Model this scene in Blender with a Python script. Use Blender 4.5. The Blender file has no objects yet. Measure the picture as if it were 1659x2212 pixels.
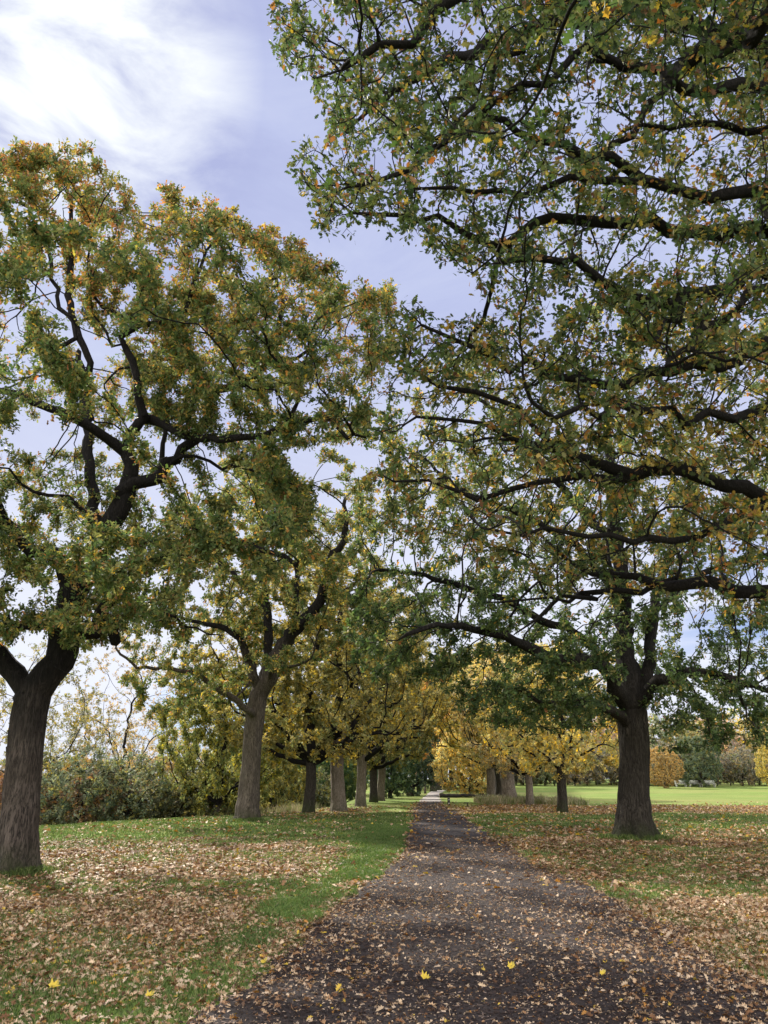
import bpy, math
import numpy as np
from math import radians as R
S = bpy.context.scene
COL = S.collection
RNG = np.random.default_rng(7)

# ------------------------------------------------------------------ camera
EYE = 1.6
PITCH = math.atan(576 / 1659)
cam_d = bpy.data.cameras.new("camera"); cam = bpy.data.objects.new("camera", cam_d); COL.objects.link(cam)
cam.location = (0, 0, EYE); cam.rotation_euler = (math.pi / 2 + PITCH, 0, 0)
cam_d.sensor_fit = 'HORIZONTAL'; cam_d.sensor_width = 36; cam_d.lens = 36.0
cam_d.clip_start = 0.05; cam_d.clip_end = 3000
S.camera = cam
S.view_settings.view_transform = 'Standard'; S.view_settings.look = 'None'
S.view_settings.gamma = 1; S.view_settings.use_curve_mapping = False
S.view_settings.exposure = 0.86

# ------------------------------------------------------------------ light
SUN_AZ, SUN_EL = R(-36), R(38)          # azimuth from +Y towards +X
sdir = np.array([math.sin(SUN_AZ) * math.cos(SUN_EL), math.cos(SUN_AZ) * math.cos(SUN_EL), math.sin(SUN_EL)])
sl = bpy.data.lights.new("sun", 'SUN'); sl.energy = 5.0; sl.angle = R(3); sl.color = (1.0, .93, .82)
so = bpy.data.objects.new("sun", sl); COL.objects.link(so); so.location = (-30, 40, 60)
from mathutils import Vector
so.rotation_euler = Vector(sdir).to_track_quat('Z', 'Y').to_euler()

W = bpy.data.worlds.new("World"); S.world = W; W.use_nodes = True
nt = W.node_tree; N = nt.nodes; L = nt.links; N.clear()
def nd(tree, typ, **kw):
    n = tree.nodes.new(typ)
    for k, v in kw.items(): setattr(n, k, v)
    return n
out = nd(nt, 'ShaderNodeOutputWorld'); bg = nd(nt, 'ShaderNodeBackground'); bg.inputs[1].default_value = 0.1
sky = nd(nt, 'ShaderNodeTexSky', sky_type='NISHITA'); sky.sun_disc = False
sky.sun_elevation = SUN_EL; sky.sun_rotation = SUN_AZ; sky.dust_density = 1.5
tc = nd(nt, 'ShaderNodeTexCoord')
def mathn(tree, op, a, b=None, c=None, clamp=False):
    n = nd(tree, 'ShaderNodeMath', operation=op); n.use_clamp = clamp
    for i, v in enumerate((a, b, c)):
        if v is None: continue
        if hasattr(v, 'is_linked') or hasattr(v, 'links'): tree.links.new(v, n.inputs[i])
        else: n.inputs[i].default_value = v
    return n.outputs[0]
def ramp(tree, fac, stops, interp='LINEAR'):
    n = nd(tree, 'ShaderNodeValToRGB'); e = n.color_ramp.elements; n.color_ramp.interpolation = interp
    while len(e) < len(stops): e.new(0.5)
    for i, (p, c) in enumerate(stops):
        e[i].position = p; e[i].color = (*c, 1) if len(c) == 3 else c
    tree.links.new(fac, n.inputs[0]); return n.outputs[0]
def mixc(tree, fac, a, b, blend='MIX'):
    n = nd(tree, 'ShaderNodeMix', data_type='RGBA', blend_type=blend)
    for s, v in ((n.inputs[0], fac), (n.inputs[6], a), (n.inputs[7], b)):
        if hasattr(v, 'is_linked'): tree.links.new(v, s)
        else: s.default_value = v if not isinstance(v, tuple) else (*v[:3], 1)
    return n.outputs[2]
def noise(tree, vec, scale, detail=4, rough=.55, dist=0):
    n = nd(tree, 'ShaderNodeTexNoise'); n.inputs['Scale'].default_value = scale
    n.inputs['Detail'].default_value = detail; n.inputs['Roughness'].default_value = rough
    n.inputs['Distortion'].default_value = dist
    if vec is not None: tree.links.new(vec, n.inputs['Vector'])
    return n.outputs['Fac']
def mapping(tree, vec, scale=(1, 1, 1), loc=(0, 0, 0)):
    n = nd(tree, 'ShaderNodeMapping'); n.inputs['Scale'].default_value = scale; n.inputs['Location'].default_value = loc
    tree.links.new(vec, n.inputs['Vector']); return n.outputs[0]
g = tc.outputs['Generated']
m1 = mapping(nt, g, (1, 1, 1.5), (.3, .1, .2))
n1 = noise(nt, m1, 1.6, 5, .5, .4)
n2 = noise(nt, mapping(nt, g, (1, 1, 2.2), (3, 1, 0)), 5.0, 7, .6, .6)
dot = nd(nt, 'ShaderNodeVectorMath', operation='DOT_PRODUCT'); L.new(g, dot.inputs[0])
bp = np.array([-.43, .745, .88]); bp = bp / np.linalg.norm(bp); dot.inputs[1].default_value = tuple(bp)
# bright thin place in the cloud where the sun stands behind it
glow = mathn(nt, 'MULTIPLY_ADD', dot.outputs['Value'], 34.0, -33.15, clamp=True)
glow = mathn(nt, 'MULTIPLY', glow, mathn(nt, 'MULTIPLY_ADD', n2, 4.0, -1.25), clamp=True)
cloudfac = mathn(nt, 'ADD', mathn(nt, 'MULTIPLY_ADD', n1, .9, -.12), mathn(nt, 'MULTIPLY_ADD', n2, .95, -.42))
cloud = ramp(nt, cloudfac, [(.2, (2.5, 2.75, 4.3)), (.42, (2.9, 3.2, 4.7)), (.62, (3.25, 3.55, 4.9)), (.85, (4.0, 4.3, 5.3))])
cloud = mixc(nt, glow, cloud, (6.4, 6.6, 6.4))
# paler towards the horizon, and bright unseen cloud added behind the camera as fill
sep = nd(nt, 'ShaderNodeSeparateXYZ'); L.new(g, sep.inputs[0])
hz = mathn(nt, 'MULTIPLY_ADD', sep.outputs['Z'], -2.6, 1.35, clamp=True)
cloud = mixc(nt, mathn(nt, 'MULTIPLY', hz, .75), cloud, (5.6, 5.75, 6.2))
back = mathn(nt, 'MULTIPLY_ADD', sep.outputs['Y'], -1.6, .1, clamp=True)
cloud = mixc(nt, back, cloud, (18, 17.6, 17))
cover = ramp(nt, noise(nt, mapping(nt, g, (1, 1, 3.0), (7, 2, 1)), 3.2, 5, .5), [(.36, (.35,) * 3), (.46, (1, 1, 1))])
lowm = mathn(nt, 'MULTIPLY_ADD', sep.outputs['Z'], 4.0, -.35, clamp=True)
cover2 = mathn(nt, 'MAXIMUM', cover, lowm)
blue = mixc(nt, 1.0, sky.outputs[0], (.28, .42, .75), 'MULTIPLY')
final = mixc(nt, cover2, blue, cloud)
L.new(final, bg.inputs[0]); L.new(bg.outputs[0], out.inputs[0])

# ------------------------------------------------------------------ helpers
CP, SP = math.cos(PITCH), math.sin(PITCH)
def P(u, v, Y):
    a = (u - 829.5) / 1659; b = (1106 - v) / 1659
    t = Y / (CP - b * SP)
    return np.array([a * t, Y, EYE + (SP + b * CP) * t])
def project(p):
    d = p - np.array([0, 0, EYE]); f = d[:, 1] * CP + d[:, 2] * SP; u = -d[:, 1] * SP + d[:, 2] * CP
    f = np.where(f < .05, .05, f)
    return 829.5 + 1659 * d[:, 0] / f, 1106 - 1659 * u / f
def ground_hit(u, v):
    a = (u - 829.5) / 1659; b = (1106 - v) / 1659
    dz = SP + b * CP; t = -EYE / dz
    return a * t, t * (CP - b * SP)
def inpoly(u, v, poly):
    poly = np.array(poly, float); n = len(poly); r = np.zeros(len(u), bool)
    for i in range(n):
        x0, y0 = poly[i]; x1, y1 = poly[(i + 1) % n]
        if y0 == y1: continue
        c = ((y0 > v) != (y1 > v)) & (u < (x1 - x0) * (v - y0) / (y1 - y0) + x0)
        r ^= c
    return r
def sm(t): t = np.clip(t, 0, 1); return t * t * (3 - 2 * t)
def H(x, y):
    x = np.asarray(x, float); y = np.asarray(y, float)
    z = .025 * np.sin(x * 1.1 + .5) * np.sin(y * .83) + .03 * np.sin(x * .37 + 1.3) * np.cos(y * .29)
    z = z * sm((y - 2) / 8) * .8
    s = (x + 5) * -.843 + (y - 38) * .542
    z = z - 2.2 * sm(s / 22) * sm((-x - 1.5) / 6)
    z = z + .9 * sm((y - 70) / 100)
    return z
def vnoise(x, y, s, seed=0):
    # cheap value noise on a hashed lattice
    x = np.asarray(x) / s; y = np.asarray(y) / s
    xi = np.floor(x).astype(int); yi = np.floor(y).astype(int); fx = x - xi; fy = y - yi
    fx = fx * fx * (3 - 2 * fx); fy = fy * fy * (3 - 2 * fy)
    def h(a, b):
        n = (a * 73856093) ^ (b * 19349663) ^ (seed * 83492791 + 12345)
        n = (n ^ (n >> 13)) * 1274126177
        return ((n ^ (n >> 16)) & 0xffff) / 65535.
    return (h(xi, yi) * (1 - fx) + h(xi + 1, yi) * fx) * (1 - fy) + (h(xi, yi + 1) * (1 - fx) + h(xi + 1, yi + 1) * fx) * fy

def mesh_np(name, verts, faces, mat, col=None, smooth=False):
    """faces: list of (k-gon index arrays, shape (n,k))"""
    me = bpy.data.meshes.new(name)
    nl = sum(f.size for f in faces); nf = sum(len(f) for f in faces)
    me.vertices.add(len(verts)); me.vertices.foreach_set('co', np.ascontiguousarray(verts, np.float32).ravel())
    me.loops.add(nl); me.loops.foreach_set('vertex_index', np.concatenate([f.ravel() for f in faces]).astype(np.int32))
    tot = np.concatenate([np.full(len(f), f.shape[1]) for f in faces]).astype(np.int32)
    st = np.concatenate([[0], np.cumsum(tot)[:-1]]).astype(np.int32)
    me.polygons.add(nf); me.polygons.foreach_set('loop_start', st); me.polygons.foreach_set('loop_total', tot)
    if smooth: me.polygons.foreach_set('use_smooth', np.ones(nf, bool))
    me.update(calc_edges=True)
    if col is not None:
        a = me.attributes.new('col', 'FLOAT_COLOR', 'POINT')
        c = np.ones((len(verts), 4), np.float32); c[:, :3] = col; a.data.foreach_set('color', c.ravel())
    me.materials.append(mat)
    return me
def link(name, me, parent=None):
    o = bpy.data.objects.new(name, me); COL.objects.link(o)
    if parent: o.parent = parent
    return o
def tag(o, label=None, cat=None, group=None, kind=None):
    if label: o['label'] = label
    if cat: o['category'] = cat
    if group: o['group'] = group
    if kind: o['kind'] = kind
    return o

# ------------------------------------------------------------------ materials
def newmat(name):
    m = bpy.data.materials.new(name); m.use_nodes = True; t = m.node_tree; t.nodes.clear()
    o = nd(t, 'ShaderNodeOutputMaterial'); return m, t, o
def leafmat(name, tinted=False, rough=.58, trans=.46, spec=.22):
    m, t, o = newmat(name)
    at = nd(t, 'ShaderNodeAttribute', attribute_name='col'); c = at.outputs['Color']
    if tinted:
        oi = nd(t, 'ShaderNodeObjectInfo'); c = mixc(t, 1.0, c, oi.outputs['Color'], 'MULTIPLY')
    p = nd(t, 'ShaderNodeBsdfPrincipled'); t.links.new(c, p.inputs['Base Color'])
    p.inputs['Roughness'].default_value = rough; p.inputs['Specular IOR Level'].default_value = spec
    tr = nd(t, 'ShaderNodeBsdfTranslucent')
    hs = nd(t, 'ShaderNodeHueSaturation'); hs.inputs['Saturation'].default_value = 1.15; hs.inputs['Value'].default_value = 1.3
    t.links.new(c, hs.inputs['Color']); t.links.new(hs.outputs[0], tr.inputs[0])
    mx = nd(t, 'ShaderNodeMixShader'); mx.inputs[0].default_value = trans
    t.links.new(p.outputs[0], mx.inputs[1]); t.links.new(tr.outputs[0], mx.inputs[2]); t.links.new(mx.outputs[0], o.inputs[0])
    return m
def barkmat(name, base, dark, moss=.0, scale=1.0, zf=None):
    m, t, o = newmat(name)
    tcn = nd(t, 'ShaderNodeTexCoord'); ob = tcn.outputs['Object']
    v1 = mapping(t, ob, (9 * scale, 9 * scale, 1.5 * scale))
    nz = noise(t, v1, 1.6, 8, .65, .9)
    v2 = mapping(t, ob, (26 * scale, 26 * scale, 3.2 * scale))
    nz2 = noise(t, v2, 1.0, 4, .6, .4)
    rid = mathn(t, 'ABSOLUTE', mathn(t, 'SUBTRACT', nz, .5)); rid = mathn(t, 'MULTIPLY', rid, 5.0, clamp=True)
    rid2 = mathn(t, 'ABSOLUTE', mathn(t, 'SUBTRACT', nz2, .5)); rid2 = mathn(t, 'MULTIPLY', rid2, 5.0, clamp=True)
    h = mathn(t, 'ADD', mathn(t, 'MULTIPLY', rid, .65), mathn(t, 'MULTIPLY', rid2, .35))
    c = ramp(t, h, [(.06, dark), (.34, base), (.95, tuple(min(1, b * 1.55) for b in base))])
    big = noise(t, ob, 1.3, 4, .6)
    c = mixc(t, mathn(t, 'MULTIPLY_ADD', big, 2.4, -.95, clamp=True), c, (base[0] * .55, base[1] * .55, base[2] * .5))
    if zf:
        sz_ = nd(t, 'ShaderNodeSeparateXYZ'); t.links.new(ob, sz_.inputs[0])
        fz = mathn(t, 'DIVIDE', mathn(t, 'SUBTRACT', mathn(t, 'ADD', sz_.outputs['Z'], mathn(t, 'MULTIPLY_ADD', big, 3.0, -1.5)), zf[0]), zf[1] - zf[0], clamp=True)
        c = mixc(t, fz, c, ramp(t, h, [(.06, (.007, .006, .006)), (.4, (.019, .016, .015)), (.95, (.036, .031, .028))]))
    if moss > 0:
        sp = nd(t, 'ShaderNodeSeparateXYZ'); t.links.new(ob, sp.inputs[0])
        mm = mathn(t, 'MULTIPLY_ADD', sp.outputs['Z'], -1.6, 1.1, clamp=True)
        mm = mathn(t, 'MULTIPLY', mm, mathn(t, 'MULTIPLY_ADD', noise(t, ob, 3.5, 5, .6), 3, -.8, clamp=True))
        c = mixc(t, mathn(t, 'MULTIPLY', mm, moss), c, (.035, .05, .012))
    p = nd(t, 'ShaderNodeBsdfPrincipled'); t.links.new(c, p.inputs['Base Color']); p.inputs['Roughness'].default_value = .9
    p.inputs['Specular IOR Level'].default_value = .2
    b = nd(t, 'ShaderNodeBump'); b.inputs['Strength'].default_value = 1.0; b.inputs['Distance'].default_value = .05 / scale
    t.links.new(h, b.inputs['Height']); t.links.new(b.outputs[0], p.inputs['Normal']); t.links.new(p.outputs[0], o.inputs[0])
    return m
M_leaf = leafmat('oak leaves'); M_far = leafmat('foliage', tinted=True)
M_litter = leafmat('dry leaves', trans=.15, rough=.6, spec=.3)
M_grass = leafmat('grass blades', trans=.3, rough=.5, spec=.25)
M_chip = leafmat('bark chips', trans=0.0, rough=.8, spec=.2)
M_bark = barkmat('oak bark', (.15, .12, .095), (.03, .024, .02), moss=.8)
M_barkpale = barkmat('pale bark', (.26, .215, .175), (.09, .07, .055), moss=.5)
M_barkdark = barkmat('dark bark', (.062, .052, .043), (.014, .012, .010), moss=.9)
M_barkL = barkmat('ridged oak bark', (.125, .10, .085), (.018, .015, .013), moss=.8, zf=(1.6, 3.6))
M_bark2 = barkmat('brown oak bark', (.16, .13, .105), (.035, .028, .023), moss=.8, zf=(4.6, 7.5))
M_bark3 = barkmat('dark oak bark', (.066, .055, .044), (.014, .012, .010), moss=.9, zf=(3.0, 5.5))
M_limb = barkmat('limb bark', (.018, .015, .014), (.007, .006, .006), scale=1.5)

# ------------------------------------------------------------------ leaves
def T_oak():
    mid = [(0, 0, 0), (.22, 0, .01), (.45, 0, .03), (.68, 0, .02), (.88, 0, -.02), (1.04, 0, -.07)]
    side = [(.2, .05, .01), (.30, .20, .05), (.42, .10, .04), (.54, .30, .05), (.66, .13, .03), (.80, .25, .01), (.88, .10, -.02)]
    v = mid + side + [(x, -y * .95, z) for x, y, z in side]
    f = []
    for s, o in ((1, 6), (-1, 13)):
        tr = [(0, o, 1), (1, o, o + 1), (1, o + 1, o + 2), (1, o + 2, 2), (2, o + 2, o + 3), (2, o + 3, o + 4), (2, o + 4, 3),
              (3, o + 4, o + 5), (3, o + 5, o + 6), (3, o + 6, 4), (4, o + 6, 5)]
        f += [t if s == 1 else t[::-1] for t in tr]
    return np.array(v), np.array(f)
def T_mid():
    v = np.array([(0, 0, 0), (.42, 0, .03), (1.02, 0, -.06), (.30, .20, .05), (.48, .09, .03), (.70, .27, .02),
                  (.30, -.20, .05), (.48, -.09, .03), (.70, -.27, .02)])
    f = np.array([(0, 3, 1), (3, 4, 1), (1, 4, 5), (1, 5, 2), (0, 1, 6), (6, 1, 7), (1, 8, 7), (1, 2, 8)])
    return v, f
def T_far():
    v = np.array([(0, 0, 0), (.55, .30, .06), (1.0, 0, -.06), (.55, -.30, .06)])
    return v, np.array([(0, 1, 2), (0, 2, 3)])
def T_maple():
    a = np.radians([0, 18, 38, 58, 80, 105, 135, 160, 180]); r = [1, .5, .88, .45, .72, .38, .45, .2, .08]
    o = [(r[i] * math.cos(a[i]), r[i] * math.sin(a[i]), .06 * r[i] * (i % 2)) for i in range(9)]
    o2 = [(x, -y, z) for x, y, z in o[1:-1]][::-1]
    v = np.array([(0, 0, .05)] + o + o2) * .5; n = len(v) - 1
    return v, np.array([(0, 1 + i, 1 + (i + 1) % n) for i in range(n)])
OAK, MID, FAR, MAPLE = T_oak(), T_mid(), T_far(), T_maple()
def norm(a): return a / np.maximum(np.linalg.norm(a, axis=-1, keepdims=True), 1e-9)
def leaf_mesh(name, tmpl, pos, axis, nrm, size, col, mat, curl=0.0, rng=RNG):
    tv, tf = tmpl; n = len(pos); k = len(tv)
    ax = norm(axis); nr = norm(nrm - ax * (nrm * ax).sum(1, keepdims=True)); sd = np.cross(nr, ax)
    lx, ly, lz = tv[:, 0], tv[:, 1], tv[:, 2]
    cz = lz[None, :] + (curl * rng.uniform(.2, 1.6, (n, 1)) * (ly[None, :] * 2) ** 2 if curl else 0)
    cz = cz + (curl * rng.uniform(-.8, 1., (n, 1)) * (lx[None, :] - .4) ** 2 if curl else 0)
    wv = rng.uniform(.8, 1.25, (n, 1))
    sz = size[:, None, None]
    V = pos[:, None, :] + sz * (lx[None, :, None] * ax[:, None, :] + (ly[None, :] * wv)[:, :, None] * sd[:, None, :] + cz[:, :, None] * nr[:, None, :])
    Fc = (tf[None] + (np.arange(n) * k)[:, None, None]).reshape(-1, tf.shape[1])
    C = np.repeat(col, k, axis=0)
    return mesh_np(name, V.reshape(-1, 3), [Fc], mat, C)

# ------------------------------------------------------------------ tree growing
class Tree:
    def __init__(s, seed=0):
        s.p = []; s.par = []; s.r = []; s.rng = np.random.default_rng(seed); s.trunk = 0
    def chain(s, pts, r0, r1, start=None, step=.25, wig=.03):
        """a limb through the given points; start = node to leave from (None: new root, 'near': nearest node)"""
        pts = [np.array(q, float) for q in pts]
        if start == 'near':
            A = np.array(s.p); j = int(np.argmin(((A - pts[0]) ** 2).sum(1))); prev = j; pts = [A[j]] + pts if np.linalg.norm(A[j] - pts[0]) > step * .6 else [A[j]] + pts[1:]
        elif start is None:
            s.p.append(pts[0]); s.par.append(-1); s.r.append(r0); prev = len(s.p) - 1
        else:
            prev = start; pts = [s.p[start]] + pts
        # Catmull-Rom resample
        Q = np.array(pts); E = np.vstack([2 * Q[0] - Q[1], Q, 2 * Q[-1] - Q[-2]]); outp = []
        for i in range(len(Q) - 1):
            a, b, c, d = E[i:i + 4]; m = max(1, int(np.linalg.norm(c - b) / step))
            for q in range(1, m + 1):
                t = q / m; outp.append(.5 * (2 * b + (c - a) * t + (2 * a - 5 * b + 4 * c - d) * t * t + (3 * b - a - 3 * c + d) * t ** 3))
        n = len(outp)
        for i, q in enumerate(outp):
            w = s.rng.normal(0, wig, 3) if i < n - 1 else 0
            s.p.append(q + w); s.par.append(prev); s.r.append(r0 + (r1 - r0) * (i + 1) / n); prev = len(s.p) - 1
        return prev
    def grow(s, A, D, dk, di=None, maxit=120, wig=.25, up=0.0, maxn=14000, keep=.55, inside=None):
        rng = s.rng; P_ = np.array(s.p); par = list(s.par); A = np.array(A)
        def near(A, Q, off=0, chunk=600):
            bd = np.full(len(A), 1e9); bi = np.zeros(len(A), int)
            for c in range(0, len(Q), chunk):
                q = Q[c:c + chunk]
                d = (A ** 2).sum(1)[:, None] + (q ** 2).sum(1)[None] - 2 * A @ q.T
                j = d.argmin(1); m = d[np.arange(len(A)), j]; u = m < bd; bd[u] = m[u]; bi[u] = j[u] + c + off
            return np.sqrt(np.maximum(bd, 0)), bi
        d0, i0 = near(A, P_)
        k = d0 > dk; A = A[k]; d0 = d0[k]; i0 = i0[k]
        n0 = len(P_)
        for it in range(maxit):
            if len(A) < 5 or len(P_) > maxn: break
            act = np.ones(len(A), bool) if di is None else d0 < di
            if not act.any(): act[:] = True
            v = norm(A[act] - P_[i0[act]]); acc = np.zeros((len(P_), 3)); np.add.at(acc, i0[act], v)
            ids = np.unique(i0[act]); pa = np.array(par)[ids]; pd = norm(P_[ids] - P_[np.maximum(pa, 0)]); dr = norm(acc[ids]) + keep * pd + rng.normal(0, wig, (len(ids), 3)); dr[:, 2] += up
            new = P_[ids] + norm(dr) * D
            dd, _ = near(new, P_); ok = dd > D * .55
            if inside is not None: ok &= inside(new)
            if not ok.any():
                A = A[rng.random(len(A)) > .25]; d0, i0 = near(A, P_); continue
            new = new[ok]; ids = ids[ok]; off = len(P_)
            P_ = np.vstack([P_, new]); par += list(ids)
            dn, jn = near(A, new, off); u = dn < d0; d0 = np.where(u, dn, d0); i0 = np.where(u, jn, i0)
            k = d0 > dk
            # drop attractors whose nearest node refuses to grow
            if it % 8 == 7: k &= rng.random(len(A)) > .05
            A = A[k]; d0 = d0[k]; i0 = i0[k]
        s.p = list(P_); s.par = par; s.r += [0] * (len(P_) - len(s.r)); s.nseed = n0
    def radii(s, rtip, rbase):
        n = len(s.p); par = np.array(s.par); tips = np.zeros(n); ch = np.zeros(n, int)
        for i in range(n - 1, -1, -1):
            if ch[i] == 0: tips[i] = 1
            if par[i] >= 0: tips[par[i]] += tips[i]; ch[par[i]] += 1
        e = math.log(max(rbase / rtip, 1.5)) / math.log(max(tips[0], 4))
        r = rtip * tips ** e
        s.R = np.maximum(r * .9, np.array(s.r)); s.tips = tips
        s.P = np.array(s.p); s.PAR = par
    def wood(s, name_mats, flare=.5, base_z=None, flare_h=.4):
        """returns (trunk mesh, branches mesh)"""
        n = len(s.P); kids = [[] for _ in range(n)]
        for i, p in enumerate(s.PAR):
            if p >= 0: kids[p].append(i)
        chains = []; stack = [(0, [0])]
        while stack:
            node, c = stack.pop()
            while kids[node]:
                ks = sorted(kids[node], key=lambda q: -s.R[q])
                if node < s.trunk and ks[0] != node + 1 and node + 1 in ks: ks.remove(node + 1); ks.insert(0, node + 1)
                for q in ks[1:]: stack.append((q, [node, q]))
                node = ks[0]; c.append(node)
            chains.append(c)
        meshes = []
        main = chains[0]
        parts = {'trunk': [], 'br': []}
        if s.trunk:
            cut = next((i for i, q in enumerate(main) if q >= s.trunk), len(main) - 1)
            parts['trunk'].append(main[:cut + 1]); parts['br'].append(main[cut:])
        else: parts['br'].append(main)
        parts['br'] += chains[1:]
        res = []
        for key in ('trunk', 'br'):
            V = []; F = []; off = 0
            for c in parts[key]:
                if len(c) < 2: continue
                pts = s.P[c].copy(); rr = s.R[c].copy()
                if key == 'br': rr[0] = min(rr[0], rr[1] * 1.25)
                rm = rr.max(); k = 84 if key == 'trunk' and getattr(s, 'fine', 0) else 28 if key == 'trunk' else 12 if rm > .12 else 8 if rm > .05 else 5 if rm > .02 else 3
                if key == 'br' and len(pts) >= 2 and rr[-1] < .03: rr[-1] *= .6
                T = np.empty_like(pts); T[1:-1] = pts[2:] - pts[:-2]; T[0] = pts[1] - pts[0]; T[-1] = pts[-1] - pts[-2]
                if key == 'trunk':      # densify for the flare
                    m = 150 if getattr(s, 'fine', 0) else 60; tt = np.linspace(0, 1, m) ** 1.5 * (len(pts) - 1)
                    pts = np.stack([np.interp(tt, np.arange(len(pts)), pts[:, q]) for q in range(3)], 1); rr = np.interp(tt, np.arange(len(rr)), rr)
                    T = np.gradient(pts, axis=0)
                T = norm(T)
                Nn = np.empty_like(T); ref = np.array([1., .1, .05]) if abs(T[0][0]) < .8 else np.array([0, 1., 0]); u = ref - T[0] * (ref @ T[0]); u /= np.linalg.norm(u)
                for i in range(len(T)):
                    u = u - T[i] * (u @ T[i]); u /= max(np.linalg.norm(u), 1e-6); Nn[i] = u
                B = np.cross(T, Nn); th = np.linspace(0, 2 * math.pi, k, endpoint=False)
                rad = np.repeat(rr[:, None], k, 1)
                if key == 'trunk':
                    h = (pts[:, 2] - pts[0, 2])[:, None]; ph = s.rng.uniform(0, 6, 4)
                    e = np.exp(-h / flare_h)
                    rad *= 1 + flare * e * (1 + .45 * np.sin(5 * th + ph[0])[None] + .25 * np.sin(8 * th + ph[3])[None]) + .10 * np.exp(-h / 1.6) * np.sin(3 * th + ph[1])[None]
                    rad *= 1 + .035 * np.sin(4 * th[None] + h * 1.9 + ph[2]) + .03 * np.sin(7 * th[None] - h * 2.7 + ph[3])
                    if getattr(s, 'fine', 0):
                        cx = np.cos(th)[None] * rad * 17; cy = np.sin(th)[None] * rad * 17; wv = vnoise(h * 1.0 + 0 * cx, cx * .35 + cy * .2, .55, 4) * 1.3
                        rg_ = np.abs(vnoise(cx + wv, cy - wv, 1.0, 8) - .5) * 2; rg2 = vnoise(cx * 2.1 + h * .9, cy * 2.1 - wv, 1.0, 12)
                        rad *= 1 + (.055 * (np.minimum(rg_, .5) - .25) * 2 * (.4 + vnoise(h * 9 + 0 * cx, cx, 1.0, 15)) + .02 * (rg2 - .5))
                elif rm > .05:
                    rad *= 1 + s.rng.normal(0, .06, rad.shape)
                ring = pts[:, None] + rad[:, :, None] * (np.cos(th)[None, :, None] * Nn[:, None] + np.sin(th)[None, :, None] * B[:, None])
                m = len(pts); V.append(ring.reshape(-1, 3)); V.append(pts[-1:] + T[-1:] * rr[-1] * .8)
                a = (np.arange(m - 1)[:, None] * k + np.arange(k)[None]); b = (np.arange(m - 1)[:, None] * k + (np.arange(k)[None] + 1) % k)
                F.append((np.stack([a, b, b + k, a + k], -1).reshape(-1, 4) + off))
                tipi = m * k; la = (m - 1) * k + np.arange(k); lb = (m - 1) * k + (np.arange(k) + 1) % k
                F.append((np.stack([la, lb, np.full(k, tipi), np.full(k, tipi)], -1) + off)); off += m * k + 1
            if not V: res.append(None); continue
            V = np.vstack(V); F = np.vstack(F)
            tri = F[:, 2] == F[:, 3]
            res.append((V, [F[~tri], F[tri][:, :3]]))
        return res
    def leaves(s, nl, size, tipmax=3, twig=.22, per=6, spread=.12, region=None, down=.15, zup=.9, clump=.6):
        rng = s.rng
        cand = np.where((s.tips <= tipmax) & (np.arange(len(s.P)) > s.trunk + 3))[0]
        if region is not None: cand = cand[region(s.P[cand])]
        q = s.P[cand]; w = np.clip((vnoise(q[:, 0] + q[:, 2] * .6, q[:, 1] - q[:, 2] * .8, clump, 77) - .30) * 3.2, .25, 1); nt_ = max(1, nl // per); c = rng.choice(cand, nt_, p=w / w.sum())
        d = norm(s.P[c] - s.P[np.maximum(s.PAR[c], 0)])
        fr = rng.random((nt_, 1)); base = s.P[c] * (1 - fr) + s.P[np.maximum(s.PAR[c], 0)] * fr
        td = norm(d * .5 + rng.normal(0, .6, (nt_, 3)) + np.array([0, 0, .15])); tl = rng.uniform(.3, 1, (nt_, 1)) * twig
        end = base + td * tl
        # twigs as thin three-sided prisms
        u = norm(np.cross(td, rng.normal(0, 1, (nt_, 3)))); w = np.cross(td, u); rt = .0035 * (size / .1)
        tri = [(1, 0), (-.5, .87), (-.5, -.87)]
        TV = np.stack([base + rt * (a * u + b * w) for a, b in tri] + [end + rt * .5 * (a * u + b * w) for a, b in tri], 1).reshape(-1, 3)
        f = np.array([(0, 1, 4, 3), (1, 2, 5, 4), (2, 0, 3, 5)]); TF = (f[None] + (np.arange(nt_) * 6)[:, None, None]).reshape(-1, 4)
        pos = np.repeat(end, per, 0) - np.repeat(td * tl, per, 0) * rng.random((nt_ * per, 1)) * .6 + rng.normal(0, spread * .25, (nt_ * per, 3))
        ax = norm(np.repeat(td, per, 0) * .6 + rng.normal(0, .65, (nt_ * per, 3)) + np.array([0, 0, -down]))
        nr = rng.normal(0, .55, (nt_ * per, 3)) + np.array([0, 0, zup])
        sz = size * rng.uniform(.65, 1.25, nt_ * per)
        cl = np.repeat(rng.random(nt_), per)         # per-twig random value
        return pos, ax, nr, sz, cl, (TV, TF)

PAL = np.array([(.052, .082, .036), (.108, .148, .052), (.215, .215, .080), (.50, .37, .10), (.43, .215, .085), (.24, .135, .075), (.33, .24, .15)])
def colour(cl, w, rng, jit=.25):
    """w: (n,7) palette weights; twigs mostly share a colour"""
    n = len(cl); cw = np.cumsum(w / w.sum(1, keepdims=True), 1)
    q = np.clip(cl * .75 + rng.random(n) * .25, 0, .9999)
    i = (q[:, None] > cw).sum(1); c = PAL[i]
    return c * rng.uniform(1 - jit, 1 + jit, (n, 1)) * rng.uniform(.9, 1.1, (n, 3))

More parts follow.
